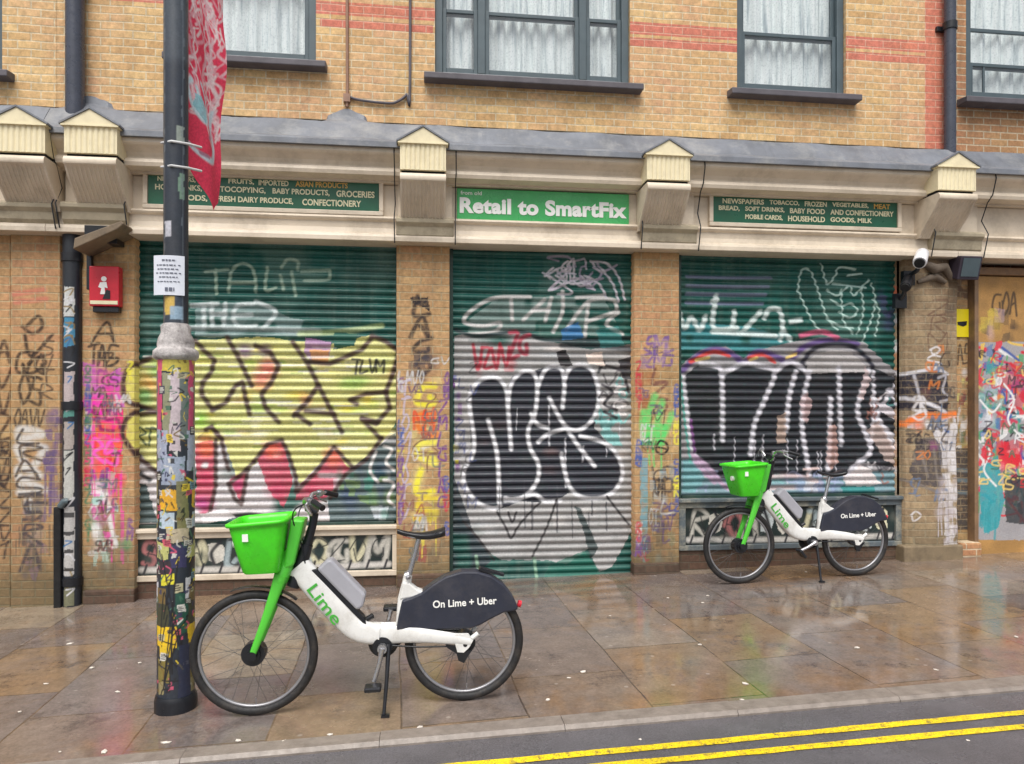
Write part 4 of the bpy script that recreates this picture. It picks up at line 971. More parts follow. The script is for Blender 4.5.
m = MB(); m.box(xd1 + .001, XR1, .06, .42, -.6, PZ(258, .10)); m.build('lower_wall', M_OB, rb)
m = MB(); m.box(xd0 - .045, xd0 - .001, .06, .3, zd - .1, PZ(262, .1)); m.box(xd0 - .045, xd1, .062, .3, PZ(264, .1), PZ(256, .1)); m.build('hoarding_frame', plain('brown_wood_frame', (132, 104, 78), .6, 0, .3, 6, .1, dirt=(60, 60, 64), dirt_amt=.7), rb, bevel=.006)
xa, xb = PX(957.5, .15), PX(975, .12)
R1 = Canvas(xa - .03, xb, gz(xa, 0) + .02, PZ(250, .15), .008, .16)
R1.tagrow(957, 344, 13, 20, 2, 2, (60, 52, 50), 111); smudge(R1, 957, 972, 372, 450, [(60, 90, 60), (206, 200, 120), (120, 50, 60), (206, 206, 206), (70, 110, 90)], 36, 112, (2, 5), .85); R1.poly([(955, 448), (975, 448), (975, 530), (955, 530)], (52, 54, 60), .9); R1.strokes([[(957, 470), (972, 471)], [(957, 492), (972, 493)], [(957, 480), (970, 481)]], 4, (96, 110, 116)); R1.poly([(955, 250), (975, 250), (975, 300), (955, 296)], (70, 56, 62), .7, patch=(8, 4, .2))
R1.mesh('narrow_pier', M_PB, rb, lambda X, Z: X * 0 + .16, depth=.4)
m = MB(); m.box(xa - .06, xb, .02, .4, -.4, gz(xa, 0) + .14); m.build('pier_base', M_OB, rb, bevel=.02)


# ---------------------------------------------------------------- sign boards
def sign_board(l, r, tl, bl, name, label, mat, rows, Y=-.085, framed=True):
    x0, x1 = PX(l, Y), PX(r, Y); z1 = P(l, tl, Y)[1]; z0 = P(l, bl, Y)[1]
    t = thing('sign_board', label, 'sign', ((x0 + x1) / 2, Y, z0), None if not framed else 'dark green lettered boards on the cream fascia')
    m = MB(); m.box(x0, x1, Y, -.058, z0, z1); m.build('board', mat, t, bevel=.003)
    if framed:
        f = MB(); w = .04; f.box(x0 - w, x1 + w, Y - .02, -.059, z0 - w, z0 - .001); f.box(x0 - w, x1 + w, Y - .016, -.059, z1 + .001, z1 + .02); f.box(x0 - w, x0 - .001, Y - .018, -.059, z0, z1); f.box(x1 + .001, x1 + w, Y - .018, -.059, z0, z1)
        f.build('sign_frame', M_CREAM, t, bevel=.006)
    hh = z1 - z0; ww = x1 - x0
    for body, u0, u1, v, h, mi, kw in rows:
        lm = MB(); put_text(lm, body, x0 + ww * u0, Y - .001, z0 + hh * v, ww * (u1 - u0), hh * h, 0, **kw)
        lm.build('lettering', [M_LET, M_LET2, M_WLET][mi], t)
    return t


bo = dict(bold=.025, extrude=.003)
sign_board(148, 379, 171, 204, 'sign', 'dark green board with three cream text rows, partly behind the lamp post and banner', M_GSIGN,
           [('NEWSPAPERS,', .04, .2, .69, .17, 0, bo), ('FRUITS,', .34, .45, .69, .17, 0, bo), ('IMPORTED', .47, .6, .69, .17, 0, bo), ('ASIAN PRODUCTS', .63, .86, .69, .17, 1, bo), ('HOT DRINKS, PHOTOCOPYING,', .03, .50, .42, .2, 0, bo), ('BABY PRODUCTS,', .53, .78, .42, .2, 0, bo), ('GROCERIES', .81, .98, .42, .2, 0, bo),
            ('FOODS,', .12, .25, .12, .2, 0, bo), ('FRESH DAIRY PRODUCE,', .29, .62, .12, .2, 0, bo), ('CONFECTIONERY', .66, .92, .12, .2, 0, bo)])
sign_board(713, 897, 194, 222, 'sign', 'dark green board with three cream text rows right of the bright green sign', M_GSIGN,
           [('NEWSPAPERS', .05, .27, .68, .18, 0, bo), ('TOBACCO,', .30, .46, .68, .18, 0, bo), ('FROZEN', .49, .61, .68, .18, 0, bo), ('VEGETABLES,', .64, .84, .68, .18, 0, bo), ('MEAT', .87, .96, .68, .18, 1, bo), ('BREAD,', .03, .14, .41, .19, 0, bo), ('SOFT DRINKS,', .17, .38, .41, .19, 0, bo), ('BABY FOOD', .41, .60, .41, .19, 0, bo), ('AND CONFECTIONERY', .63, .98, .41, .19, 0, bo),
            ('MOBILE CARDS,', .17, .37, .12, .2, 0, bo), ('HOUSEHOLD', .40, .60, .12, .2, 0, bo), ('GOODS, MILK', .63, .86, .12, .2, 0, bo)])
sign_board(457, 629, 188, 220, 'sign', 'bright green sign with bold white lettering above the middle shutter', M_BSIGN,
           [('from old', .02, .14, .80, .12, 2, dict(bold=.01, extrude=.002)), ('Retail to SmartFix', .015, .985, .22, .5, 2, dict(bold=.045, extrude=.004, spacing=1.05))], framed=False)

# ---------------------------------------------------------------- pipes, cable and wall fittings
xq = PX(75, -.02)
M_UP = plain('blue_black_pipe', (66, 70, 82), .3, 0, .2, 8, .03)
dp = thing('drainpipe', 'black upper drainpipe on the left above the lead roof', 'drainpipe', (xq, -.02, Z_LEADTOP), 'black iron drainpipes on the brick fronts')
m = MB(); m.tube([(xq, -.02, Z_LEADTOP - .12), (xq, -.02, TOP - .1)], .075, 18); m.build('pipe', M_UP, dp)
for zz in (Z_LEADTOP + 1.0, Z_LEADTOP + 2.6):
    m = MB(); m.tube([(xq, -.02, zz), (xq, -.02, zz + .09)], .088, 18); m.box(xq - .13, xq + .13, .03, .062, zz + .015, zz + .075); m.build('collar', M_BLACK, dp, bevel=.004)
xq = PX(950, -.02)
dp = thing('drainpipe', 'black upper drainpipe beside the red brick corner strip on the right', 'drainpipe', (xq, -.02, Z_LEADTOP), 'black iron drainpipes on the brick fronts')
m = MB(); m.tube([(xq, -.02, Z_LEADTOP - .12), (xq, -.02, TOP - .15)], .055, 16); m.build('pipe', M_UP, dp)
for py in (30, -80):
    zz = P(950, py, -.02)[1]; m = MB(); m.tube([(xq, -.02, zz), (xq, -.02, zz + .07)], .066, 16); m.box(xq - .1, xq + .1, .03, .064, zz + .01, zz + .06); m.build('collar', M_BLACK, dp, bevel=.004)

xq, yq, rq = PX(72, -.02), -.015, .073
g0 = gz(xq, yq); ztop = PZ(236, -.02)
dp = thing('drainpipe', 'sticker covered lower drainpipe running down to the pavement at the left', 'drainpipe', (xq, yq, g0), 'black iron drainpipes on the brick fronts')
PC = Canvas(-math.pi * rq, math.pi * rq, g0 - .03, ztop, .007)
q = random.Random(21); zp = lambda py: PZ(py, yq, 72)
for a, b, cc in ((288, 318, (206, 208, 206)), (318, 348, (70, 140, 176)), (372, 402, (190, 176, 176)), (402, 418, (90, 150, 140)), (422, 450, (176, 166, 160)), (450, 500, (196, 196, 190)), (506, 575, (190, 188, 186)), (585, 605, (120, 120, 96))):
    PC.poly([(-.045, zp(b)), (.045, zp(b) + .01), (.045, zp(a)), (-.042, zp(a))], cc, .9, px=False)
for i in range(26):
    z = zp(q.uniform(285, 600)); PC.stroke([(q.uniform(-.05, 0), z), (q.uniform(0, .05), z + q.uniform(-.02, .03)), (q.uniform(-.05, .05), z - .05)], .012, q.choice([(30, 30, 34), (206, 206, 210), (60, 110, 160), (140, 120, 80)]), px=False)
for z in (512, 530, 548, 566): PC.poly([(-.04, zp(z + 4)), (.04, zp(z + 4)), (.04, zp(z)), (-.04, zp(z))], (36, 36, 40), .9, px=False)
PC.mesh('pipe', M_PIPE, dp, None, lambda X, Z: (xq + rq * np.sin(X / rq), yq - rq * np.cos(X / rq), Z))
for py in (262, 410, 585):
    zz = zp(py); m = MB(); m.tube([(xq, yq, zz), (xq, yq, zz + .07)], rq + .012, 18); m.build('collar', M_BLACK, dp, bevel=.004)
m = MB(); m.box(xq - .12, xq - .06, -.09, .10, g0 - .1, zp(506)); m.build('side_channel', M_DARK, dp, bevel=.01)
m = MB(); m.tube([(PX(60, -.1), -.09, zp(505)), (PX(65, -.1), -.11, zp(500)), (xq, -.10, zp(500))], .028, 10); m.build('pipe_branch', M_FRAME, dp)

cx0, cx1 = PX(347, .05), PX(410, .05); zc = P(380, 101, .05)[1]
m = MB(); m.tube(catmull([(cx0 + .02, .045, zc + .02), (cx0 + .12, .04, zc - .005), (cx0 + .35, .04, zc - .02), (cx1 - .12, .04, zc - .005), (cx1 - .03, .04, zc + .07), (cx1, .045, zc + .2), (cx1, .045, TOP - .2)], 5), .013, 8)
tag(m.build('wall_cable', M_SILL), 'thin dark cable curving up the yellow brick between two upper windows', 'cable')
m = MB(); m.tube([(cx0, .045, Z_LEADTOP + .12), (cx0 + .004, .045, zc + .1), (cx0 - .004, .045, TOP - .2)], .014, 8); m.box(cx0 - .03, cx0 + .03, .02, .058, zc - .03, zc + .04)
tag(m.build('wall_conduit', plain('buff_conduit', (150, 116, 96), .5)), 'straight brownish conduit running up the yellow brick left of the curved cable', 'conduit')

# red wall box with a white figure
Y = -.09; x0, x1 = PX(89, Y), PX(119, Y); z0, z1 = P(104, 306, Y)[1], P(104, 266, Y)[1]
t = thing('alarm_box', 'red box with a white figure on the brick pilaster beside the drainpipe', 'wall box', ((x0 + x1) / 2, 0, z0))
M_RED = plain('red_enamel', (206, 34, 54), .35, 0, .12, 6, .02, dirt=(120, 30, 40), dirt_amt=.4)
m = MB(); m.box(x0, x1, Y, -.004, z0, z1); m.build('case', M_RED, t, bevel=.008)
m = MB(); cx = (x0 + x1) / 2; cz = (z0 + z1) / 2; m.tube([(cx, Y - .002, cz + .06), (cx, Y - .005, cz + .06)], .022, 14)
m.prism_y([(cx - .03, cz + .03), (cx + .02, cz + .035), (cx + .03, cz - .02), (cx + .005, cz - .01), (cx + .012, cz - .07), (cx - .03, cz - .07), (cx - .02, cz - .02), (cx - .045, cz - .01)], Y - .005, Y - .002); m.build('figure', M_WLET, t)
m = MB(); m.prism_y([(cx - .01, cz - .11), (cx + .05, cz - .11), (cx + .05, cz - .04), (cx + .02, cz - .03)], Y - .005, Y - .002); m.build('mark', M_BLACK, t)
m = MB(); m.box(x0 + .01, x1 - .01, Y - .004, Y - .002, z0 + .015, z0 + .045); m.build('label_strip', M_LET, t)
m = MB(); m.box(x0 + .02, x1 - .01, -.07, -.006, z0 - .05, z0 - .001); m.build('base_tray', M_BLACK, t, bevel=.006)

# weathered sloping board hung under the capital
M_WOOD = plain('weathered_board', (124, 108, 88), .7, 0, .3, 4, .2, dirt=(60, 54, 48), dirt_amt=.8)
xa, za = P(84, 252, -.14); xb, zb = P(133, 234, -.14)
m = MB(); m.prism_y([(xa, za - .02), (xb - .05, zb - .01), (xb, zb + .035), (xb - .02, zb + .06), (xa + .01, za + .07)], -.34, -.01)
tag(m.build('sloping_board', M_WOOD, bevel=.008), 'weathered sloping board jutting out above the red box', 'board')
m = MB(); m.box(xa - .02, xa + .02, -.05, -.004, za - .3, za + .03); m.box(xa + .01, xb - .12, -.16, -.004, za + .075, zb + .06); tag(m.build('metal_bracket', M_BLACK, bevel=.004), 'dark metal bracket carrying the sloping board', 'bracket')

# security cameras and floodlight at the right
def camera_unit(px, py, Y, label, body, aim, size=1.0):
    x, z = P(px, py, Y); t = thing('security_camera', label, 'security camera', (x, Y, z), 'security cameras under the right hand capital')
    a = Vector(aim).normalized(); p = Vector((x, Y, z))
    m = MB(); m.tube([p - a * .13 * size, p - a * .11 * size, p + a * .1 * size, p + a * .13 * size], [.045 * size, .062 * size, .066 * size, .06 * size], 16); m.build('housing', body, t)
    m = MB(); m.tube([p + a * .128 * size, p + a * .15 * size], [.05 * size, .046 * size], 16); m.build('lens', M_DARK, t)
    m = MB(); m.tube([p - a * .05 + Vector((0, .02, -.03)), p + Vector((.02, .08, -.1)), Vector((x + .03, -.0, z - .14))], .022, 8); m.box(x - .03, x + .09, -.03, .02, z - .22, z - .08); m.build('mount', M_BLACK, t)
    return t


camera_unit(921, 258, -.24, 'white bullet camera pointing down beside the right hand capital', plain('white_plastic', (226, 226, 230), .35, 0, .06), (-.55, -.6, -.5), .95)
camera_unit(907, 283, -.16, 'small dark camera hanging below the white camera', M_BLACK, (-.6, -.6, -.5), .8)
x, z = P(966, 266, -.12); t = thing('floodlight', 'dark floodlight box in the corner above the yellow notice', 'floodlight', (x, -.12, z))
m = MB(); m.prism_x([(-.2, z + .08), (-.02, z + .12), (-.02, z - .1), (-.14, z - .14)], x - .11, x + .12); m.build('case', plain('dark_plum', (58, 50, 62), .5), t, bevel=.01)
m = MB(); m.prism_x([(-.202, z + .06), (-.196, z + .06), (-.15, z - .11), (-.156, z - .11)], x - .085, x + .095); m.build('lamp_glass', M_FRAME, t); m = MB(); m.box(x - .03, x + .03, -.03, .17, z - .03, z + .04); m.build('bracket', M_BLACK, t)
m = MB(); q = random.Random(3)
x, z = P(934, 272, -.06); m.tube([(x - .12, -.05, z + .1), (x - .02, -.1, z + .02), (x + .1, -.07, z + .05), (x + .2, -.04, z - .06)], [.03, .05, .045, .03], 10); m.tube([(x - .16, -.04, z - .1), (x, -.07, z - .04), (x + .12, -.06, z - .1)], [.02, .04, .02], 10)
tag(m.build('cable_bundle', plain('dusty_cable', (104, 92, 80), .8, 0, .3, 9, .3)), 'dusty bundle of cables sagging across the top of the brick pier', 'cables')

# yellow notice
Y = .145; x0, x1 = PX(954, Y), PX(970.5, Y); z0, z1 = P(962, 337, Y)[1], P(962, 309, Y)[1]
t = thing('notice', 'small yellow notice on the narrow pier right of the brick column', 'notice', ((x0 + x1) / 2, Y, z0))
m = MB(); m.box(x0, x1, Y, .157, z0, z1); m.build('plate', plain('yellow_plate', (234, 214, 30), .4, 0, .08), t, bevel=.002)
m = MB(); cx, cz = (x0 + x1) / 2, (z0 + z1) / 2; m.prism_y([(cx - .055, cz + .01), (cx + .05, cz + .02), (cx + .045, cz - .02), (cx + .01, cz - .035), (cx - .05, cz - .02)], Y - .004, Y - .001); m.build('mark', M_BLACK, t)

# ---------------------------------------------------------------- lamp post
pb = G(176, 708); px_, py_ = pb.x, pb.y; pz_ = gz(px_, py_); pd = (pb - EYE).dot(FW); k = pd / F
zpost = lambda y: H + (HY - y) * k
lp = thing('lamp_post', 'sticker covered lamp post standing on the pavement beside the near bicycle', 'lamp post', (px_, py_, pz_))
rc, ru = 17.5 * k, 11.5 * k
zc0, zc1 = zpost(357), zpost(324)
CC = Canvas(-math.pi * rc, math.pi * rc, pz_ - .02, zc0, .004)
q = random.Random(33)
zs = zpost
def stk(x0, x1, y0, y1, col, a=.95): CC.poly([(x0 * k, zs(y1)), (x1 * k, zs(y1) + q.uniform(-.005, .005)), (x1 * k + q.uniform(-.004, .004), zs(y0)), (x0 * k, zs(y0) + q.uniform(-.006, .006))], col, a, px=False)
for s in (-34, 0, 34):
    o = s
    for args in ((-16, 20, 357, 372, (206, 190, 84)), (-16, -9, 357, 430, (206, 80, 120)), (-8, 0, 374, 440, (150, 150, 120)), (0, 10, 372, 450, (206, 190, 196)), (9, 20, 372, 440, (110, 120, 116)), (-18, -2, 430, 470, (170, 176, 196)), (-10, 14, 455, 484, (160, 170, 190)), (-12, 6, 488, 508, (236, 176, 44)), (6, 18, 480, 530, (130, 126, 86)),
                 (-12, 4, 510, 526, (190, 206, 220)), (-4, 18, 526, 540, (190, 176, 150)), (-17, -2, 540, 556, (190, 190, 120)), (0, 16, 542, 566, (60, 58, 96)), (-14, 0, 558, 572, (60, 50, 56)), (-10, 4, 570, 582, (226, 216, 60)), (-16, -4, 584, 600, (120, 100, 60)), (4, 17, 590, 630, (40, 84, 70)), (-17, -2, 600, 622, (70, 70, 50)), (14, 20, 575, 600, (206, 206, 214)), (-17, 6, 622, 642, (236, 196, 40)), (-12, 2, 640, 652, (226, 190, 50)), (-15, 0, 655, 676, (130, 116, 60)), (-14, -6, 676, 690, (150, 140, 100))):
        stk(args[0] + o, args[1] + o, *args[2:])
for i in range(520):
    x, y = q.uniform(-52, 52) * k, zs(q.uniform(360, 690)); w = q.uniform(.006, .026)
    cc = q.choice([(34, 32, 36), (40, 38, 44), (226, 200, 60), (214, 212, 206), (206, 90, 120), (70, 110, 90), (60, 60, 90), (120, 96, 50)])
    if q.random() < .45: CC.poly([(x, y), (x + w, y + q.uniform(-.01, .01)), (x + w, y + w), (x + q.uniform(-.01, .01), y + w)], cc, .9, px=False)
    else: CC.stroke([(x, y), (x + q.uniform(-.03, .03), y + q.uniform(0, .04)), (x + q.uniform(-.03, .04), y + q.uniform(-.02, .05))], q.uniform(.003, .008), cc, px=False)
for i in range(90):
    x, y = q.uniform(-52, 52) * k, zs(q.uniform(365, 680)); w = q.uniform(.02, .05); h = w * q.uniform(.6, 1.2); bc = q.choice([(214, 212, 206), (226, 196, 60), (60, 62, 80), (206, 90, 110), (120, 160, 180), (190, 184, 150), (40, 40, 46)])
    tl = q.uniform(-.008, .008); CC.poly([(x, y), (x + w, y + tl), (x + w + tl, y + h), (x + tl, y + h)], bc, .95, px=False); ic = (34, 32, 38) if sum(bc) > 350 else (222, 218, 206)
    for j in range(3): CC.stroke([(x + w * .15, y + h * (.25 + j * .25)), (x + w * q.uniform(.5, .85), y + h * (.25 + j * .25) + tl * .5)], h * .12, ic, px=False)
for i in range(16): CC.stroke([(q.uniform(-.09, .02), zs(q.uniform(540, 690))), (q.uniform(-.05, .09), zs(q.uniform(540, 690)))], .007, (30, 30, 34), px=False)
CC.poly([(6 * k, zs(706)), (20 * k, zs(706)), (20 * k, zs(640)), (8 * k, zs(640))], (46, 52, 76), .9, px=False)
CC.mesh('base_column', M_POST, lp, None, lambda X, Z: (px_ + rc * np.sin(X / rc), py_ - rc * np.cos(X / rc), Z))
m = MB(); m.lathe([(rc + .014, pz_ - .05), (rc + .014, pz_ + .055), (rc + .01, pz_ + .075), (rc + .006, pz_ + .085)], (px_, py_)); m.build('foot_ring', M_BLACK, lp)
m = MB(); m.lathe([(rc + .002, zc0 - .02), (rc + .018, zc0 - .008), (rc + .022, zc0 + .006), (rc + .02, zc0 + .03), (rc + .008, zc0 + .042), (rc - .002, zc0 + .05), (rc + .0, zc0 + .07), (rc - .006, zc0 + .1), (rc - .02, zc0 + .13), (ru + .014, zc1 - .02), (ru + .004, zc1 - .004), (ru + .002, zc1)], (px_, py_)); m.build('collar', plain('grey_collar', (196, 190, 188), .7, 0, .4, 16, .8, dirt=(74, 64, 62), dirt_amt=.95), lp)
UC = Canvas(-math.pi * ru, math.pi * ru, zc1 - .01, 5.6, .008)
UC.haze((84, 92, 100), .5, 3, 9, .4)
for (y0, y1, a, b, cc) in ((298, 316, -9, 2, (214, 180, 90)), (298, 312, 2, 10, (60, 70, 84)), (308, 320, -2, 11, (150, 176, 196)), (224, 240, -9, 0, (206, 206, 214)), (176, 200, 6, 12, (120, 150, 130)), (130, 146, 4, 12, (150, 160, 150))):
    UC.poly([(a * k, zs(y1)), (b * k, zs(y1)), (b * k, zs(y0)), (a * k, zs(y0))], cc, .9, px=False)
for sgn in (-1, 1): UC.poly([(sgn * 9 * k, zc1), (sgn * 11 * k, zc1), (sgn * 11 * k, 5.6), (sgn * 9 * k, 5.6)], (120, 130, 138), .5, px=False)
UC.mesh('upper_column', M_POST, lp, None, lambda X, Z: (px_ + ru * np.sin(X / ru), py_ - ru * np.cos(X / ru), Z))
m = MB(); m.lathe([(ru + .004, 5.59), (ru + .01, 5.62), (.04, 5.66), (.04, 6.4)], (px_, py_), 20); m.tube([(px_, py_, 6.35), (px_, py_ - .2, 6.5), (px_, py_ - .9, 6.55)], .03, 10); m.build('lamp_arm', M_BLACK, lp)
m = MB(); m.lathe([(.03, 6.5), (.13, 6.47), (.15, 6.42), (.1, 6.38)], (px_, py_ - 1.0), 20); m.build('lamp_head', M_FRAME, lp)

# paper notice tied round the post
w = 15 * k; x0, z0, z1 = px_ - 18.5 * k, zpost(297), zpost(258)
t = thing('paper_notice', 'white paper notice fixed to the lamp post above its grey collar', 'notice', (px_, py_, z0))
m = MB(); xs = np.linspace(-14.5 * k, 14.5 * k, 13); yy = [py_ - ru - .006 + (abs(x) / (15 * k)) ** 2 * .02 for x in xs]; ox = px_ - 3.5 * k
vs = [(ox + x, y, z) for z in (z0, z1) for x, y in zip(xs, yy)] + [(ox + x, y + .002, z) for z in (z0, z1) for x, y in zip(xs, yy)]
fs = []
for i in range(12): fs += [(i, i + 1, 14 + i, 13 + i), (26 + i, 39 + i, 40 + i, 27 + i), (i, 26 + i, 27 + i, i + 1), (13 + i, 14 + i, 40 + i, 39 + i)]
fs += [(0, 13, 39, 26), (12, 38, 51, 25)]
m.add(vs, fs); m.build('sheet', plain('white_paper', (214, 218, 228), .7, 0, .06), t)
m = MB(); hh = z1 - z0
for i, (v, u0, u1, th) in enumerate(((.86, .3, .75, .035), (.74, .12, .9, .028), (.64, .15, .85, .028), (.54, .1, .9, .028), (.44, .2, .8, .025), (.33, .15, .86, .022), (.1, .4, .7, .09))):
    x = u0
    while x < u1:
        d = q.uniform(.05, .12); a = ox + (x - .5) * 29 * k; b = ox + (min(u1, x + d) - .5) * 29 * k; y0 = py_ - ru - .0075 + (max(abs(a - ox), abs(b - ox)) / (15 * k)) ** 2 * .0195 - .002
        m.box(a, b, y0, y0 + .0012, z0 + hh * v, z0 + hh * (v + th)); x += d + .03
m.build('printed_text', plain('grey_ink', (96, 100, 116), .6), t)

# red banner hung from the post
BC = Canvas(0, .36, 0, 1.5, .006)
BC.rgb[:] = lin((236, 72, 100)); BC.a[:] = 1
q = random.Random(45)
for i in range(85):
    x, z = q.uniform(.02, .34), q.uniform(.55, 1.5)
    BC.stroke([(x, z), (x + q.uniform(-.06, .02), z - .06), (x + q.uniform(-.02, .06), z - .13), (x + q.uniform(-.03, .05), z - .2)], q.uniform(.008, .02), q.choice([(240, 200, 206), (244, 226, 226), (236, 170, 180)]), px=False, a=.9)
BC.strokes([[(.06, .62), (.02, .54), (.06, .44), (.14, .42), (.2, .5), (.22, .62), (.16, .68)], [(.1, .6), (.12, .5), (.08, .46)]], .035, (206, 226, 232), px=False); BC.poly([(.06, .44), (.16, .42), (.2, .54), (.14, .58), (.08, .54)], (150, 206, 216), .9, px=False)
BC.strokes([[(.2, .48), (.26, .36), (.24, .26), (.16, .2), (.04, .17)], [(.26, .5), (.29, .38), (.26, .28)], [(.3, .62), (.27, .5)]], .03, (206, 220, 228), px=False); BC.strokes([[(.14, .2), (.2, .24)], [(.24, .44), (.2, .36)]], .02, (176, 130, 150), px=False)
zb0 = zpost(194); ang = R(70); bw, bt = .36, zpost(-60)
def banner_map(X, Z):
    u = X / .36; v = Z / 1.5                       # pointed foot
    zlow = .24 * np.clip(1 - u / .8, 0, 1) ** 1.0 + .06 * np.clip((u - .8) / .2, 0, 1)
    z = zb0 + zlow * (1 - v) ** 1 + (bt - zb0) * v
    s = ru + .012 + X; wob = .018 * np.sin(X * 22 + Z * 3) * (.3 + u) + .012 * np.sin(Z * 9 + X * 8)
    return px_ + s * math.cos(ang) - wob * math.sin(ang), py_ + s * math.sin(ang) * .9 + wob * math.cos(ang), z
t = thing('banner', 'red pointed banner with white and blue strokes hung on the lamp post', 'banner', (px_ + ru, py_, zb0))
BC.mesh('cloth', M_CLOTH, t, None, banner_map)
for zz in (zpost(146), zpost(170)): MB().tube([(px_ - ru - .01, py_ - .01, zz + .01), (px_, py_ - ru - .01, zz), (px_ + ru + .01, py_ - .03, zz + .004), (px_ + ru + .06, py_ + .04, zz + .012)], .007, 6).build('tie', plain('white_tie', (206, 206, 206), .5), t)

# ---------------------------------------------------------------- ground
def sheet(name, pts, mat, thick=None):
    m = MB(); n = len(pts)
    m.add(pts, [tuple(range(n))])
    if thick:
        m.add([(x, y, z - thick) for x, y, z in pts] + list(pts), [(i, (i + 1) % n, n + (i + 1) % n, n + i) for i in range(n)])
    return structure(m.build(name, mat))


def pavement_mat():
    t = NT('wet_flagstones'); p = t.pos()
    mp = t.new('ShaderNodeMapping'); mp.inputs['Rotation'].default_value = (0, 0, R(88)); mp.inputs['Location'].default_value = (.35, .2, 0); t.link(p, mp.inputs['Vector'])
    nz = t.new('ShaderNodeTexNoise', Scale=1.5, Detail=3.0); t.link(p, nz.inputs['Vector'])
    v = t.mix(.02, mp.outputs[0], nz.outputs['Color'], 'LINEAR_LIGHT')
    b = t.new('ShaderNodeTexBrick', _offset=.42, _offset_frequency=2, Scale=1.0)
    b.inputs['Mortar Size'].default_value = .006; b.inputs['Mortar Smooth'].default_value = .3; b.inputs['Brick Width'].default_value = .92; b.inputs['Row Height'].default_value = .66
    b.inputs['Color1'].default_value = (0, 0, 0, 1); b.inputs['Color2'].default_value = (1, 1, 1, 1); b.inputs['Mortar'].default_value = (.5, .5, .5, 1); t.link(v, b.inputs['Vector'])
    col = t.ramp(b.outputs['Color'], [(.0, lin((112, 104, 102))), (.3, lin((126, 112, 102))), (.5, lin((138, 116, 92))), (.75, lin((120, 110, 106))), (1.0, lin((150, 136, 118)))])
    och = t.ramp(t.noise(.9, 6, .7, p), [(.50, 0.0), (.68, .65)])
    col = t.mix(och, col, lin((142, 106, 66)))
    gry = t.ramp(t.noise(1.6, 7, .72, p), [(.52, 0.0), (.72, .7)])
    col = t.mix(gry, col, lin((104, 100, 102)))
    grain = t.ramp(t.noise(55, 6, .75, p), [(.25, .62), (.75, 1.3)])
    col = t.mix(1.0, col, grain, 'MULTIPLY')
    mott = t.ramp(t.noise(7, 7, .75, p), [(.3, .72), (.7, 1.2)])
    col = t.mix(1.0, col, mott, 'MULTIPLY')
    col = t.mix(t.math('MULTIPLY', b.outputs['Fac'], t.ramp(t.noise(3.1, 4, .7, p), [(.35, .25), (.65, .9)])), col, lin((54, 46, 42)))
    spill = t.ramp(t.noise(2.6, 8, .8, p), [(.56, 0.0), (.64, .55)])
    col = t.mix(spill, col, lin((66, 56, 52)))
    # chewing gum and pale spots
    vo = t.new('ShaderNodeTexVoronoi', Scale=5.5); t.link(p, vo.inputs['Vector'])
    gum = t.ramp(vo.outputs['Distance'], [(.05, .55), (.085, 0.0)])
    col = t.mix(gum, col, lin((170, 160, 150)))
    # water film: smooth where it lies, patchy elsewhere
    wet = t.ramp(t.noise(.85, 6, .65, p), [(.32, 0.0), (.55, 1.0)])
    rough = t.mix(wet, t.ramp(t.noise(14, 5, .7, p), [(.3, .22), (.7, .42)]), t.ramp(t.noise(9, 4, .6, p), [(.3, .02), (.75, .08)]))
    h = t.math('ADD', t.math('MULTIPLY', t.noise(45, 6, .75, p), .8), t.math('MULTIPLY', b.outputs['Fac'], -1.2))
    h = t.math('ADD', h, t.math('MULTIPLY', t.noise(6, 4, .6, p), 1.2))
    keep = t.math('SUBTRACT', 1.12, wet)
    t.set(Base__Color=col, Roughness=rough, Specular__IOR__Level=.9)
    bn = t.new('ShaderNodeBump', Distance=.006); t.link(h, bn.inputs['Height']); t.link(t.math('MULTIPLY', keep, .35), bn.inputs['Strength']); t.link(bn.outputs['Normal'], t.b.inputs['Normal'])
    return t.m


def asphalt_mat(name, c, paint=None, wear=0.0):
    t = NT(name); p = t.pos(); l = lin(c)
    col = t.ramp(t.noise(120, 4, .7, p), [(.3, tuple(x * .6 for x in l)), (.7, tuple(x * 1.5 for x in l))])
    col = t.mix(1.0, col, t.ramp(t.noise(2.2, 7, .7, p), [(.3, .75), (.7, 1.2)]), 'MULTIPLY')
    if paint: col = t.mix(t.ramp(t.noise(30, 7, .8, p), [(.36, 0.0), (.5, 1.0)]), lin(paint), col)
    rg = t.ramp(t.noise(1.2, 5, .65, p), [(.38, .42), (.6, .2)])
    t.set(Base__Color=col, Roughness=rg, Specular__IOR__Level=.6); t.bump(t.noise(150, 4, .7, p), .45, .004)
    return t.m


kb0, kb1 = G(500, 722), G(1024, 676); kf0, kf1 = G(500, 733), G(1024, 687.5)
def along(a, b, x): return a.y + (b.y - a.y) * (x - a.x) / (b.x - a.x)
XA, XB = -60.0, 60.0
KS = .022
yb = lambda x: along(kb0, kb1, x); yf = lambda x: along(kf0, kf1, x)
sheet('pavement', [(XA, yb(XA), gz(XA, yb(XA))), (XB, yb(XB), gz(XB, yb(XB))), (XB, 1.0, gz(XB, 1)), (XA, 1.0, gz(XA, 1))], pavement_mat())
def road_z(x, y): return GA * x + GB * yf(x) - KS
sheet('road', [(XA, -60, road_z(XA, 0)), (XB, -60, road_z(XB, 0)), (XB, yf(XB) + .05, road_z(XB, 0)), (XA, yf(XA) + .05, road_z(XA, 0))], asphalt_mat('wet_asphalt', (92, 90, 94)))
m = MB(); q = random.Random(2); x = -14.0
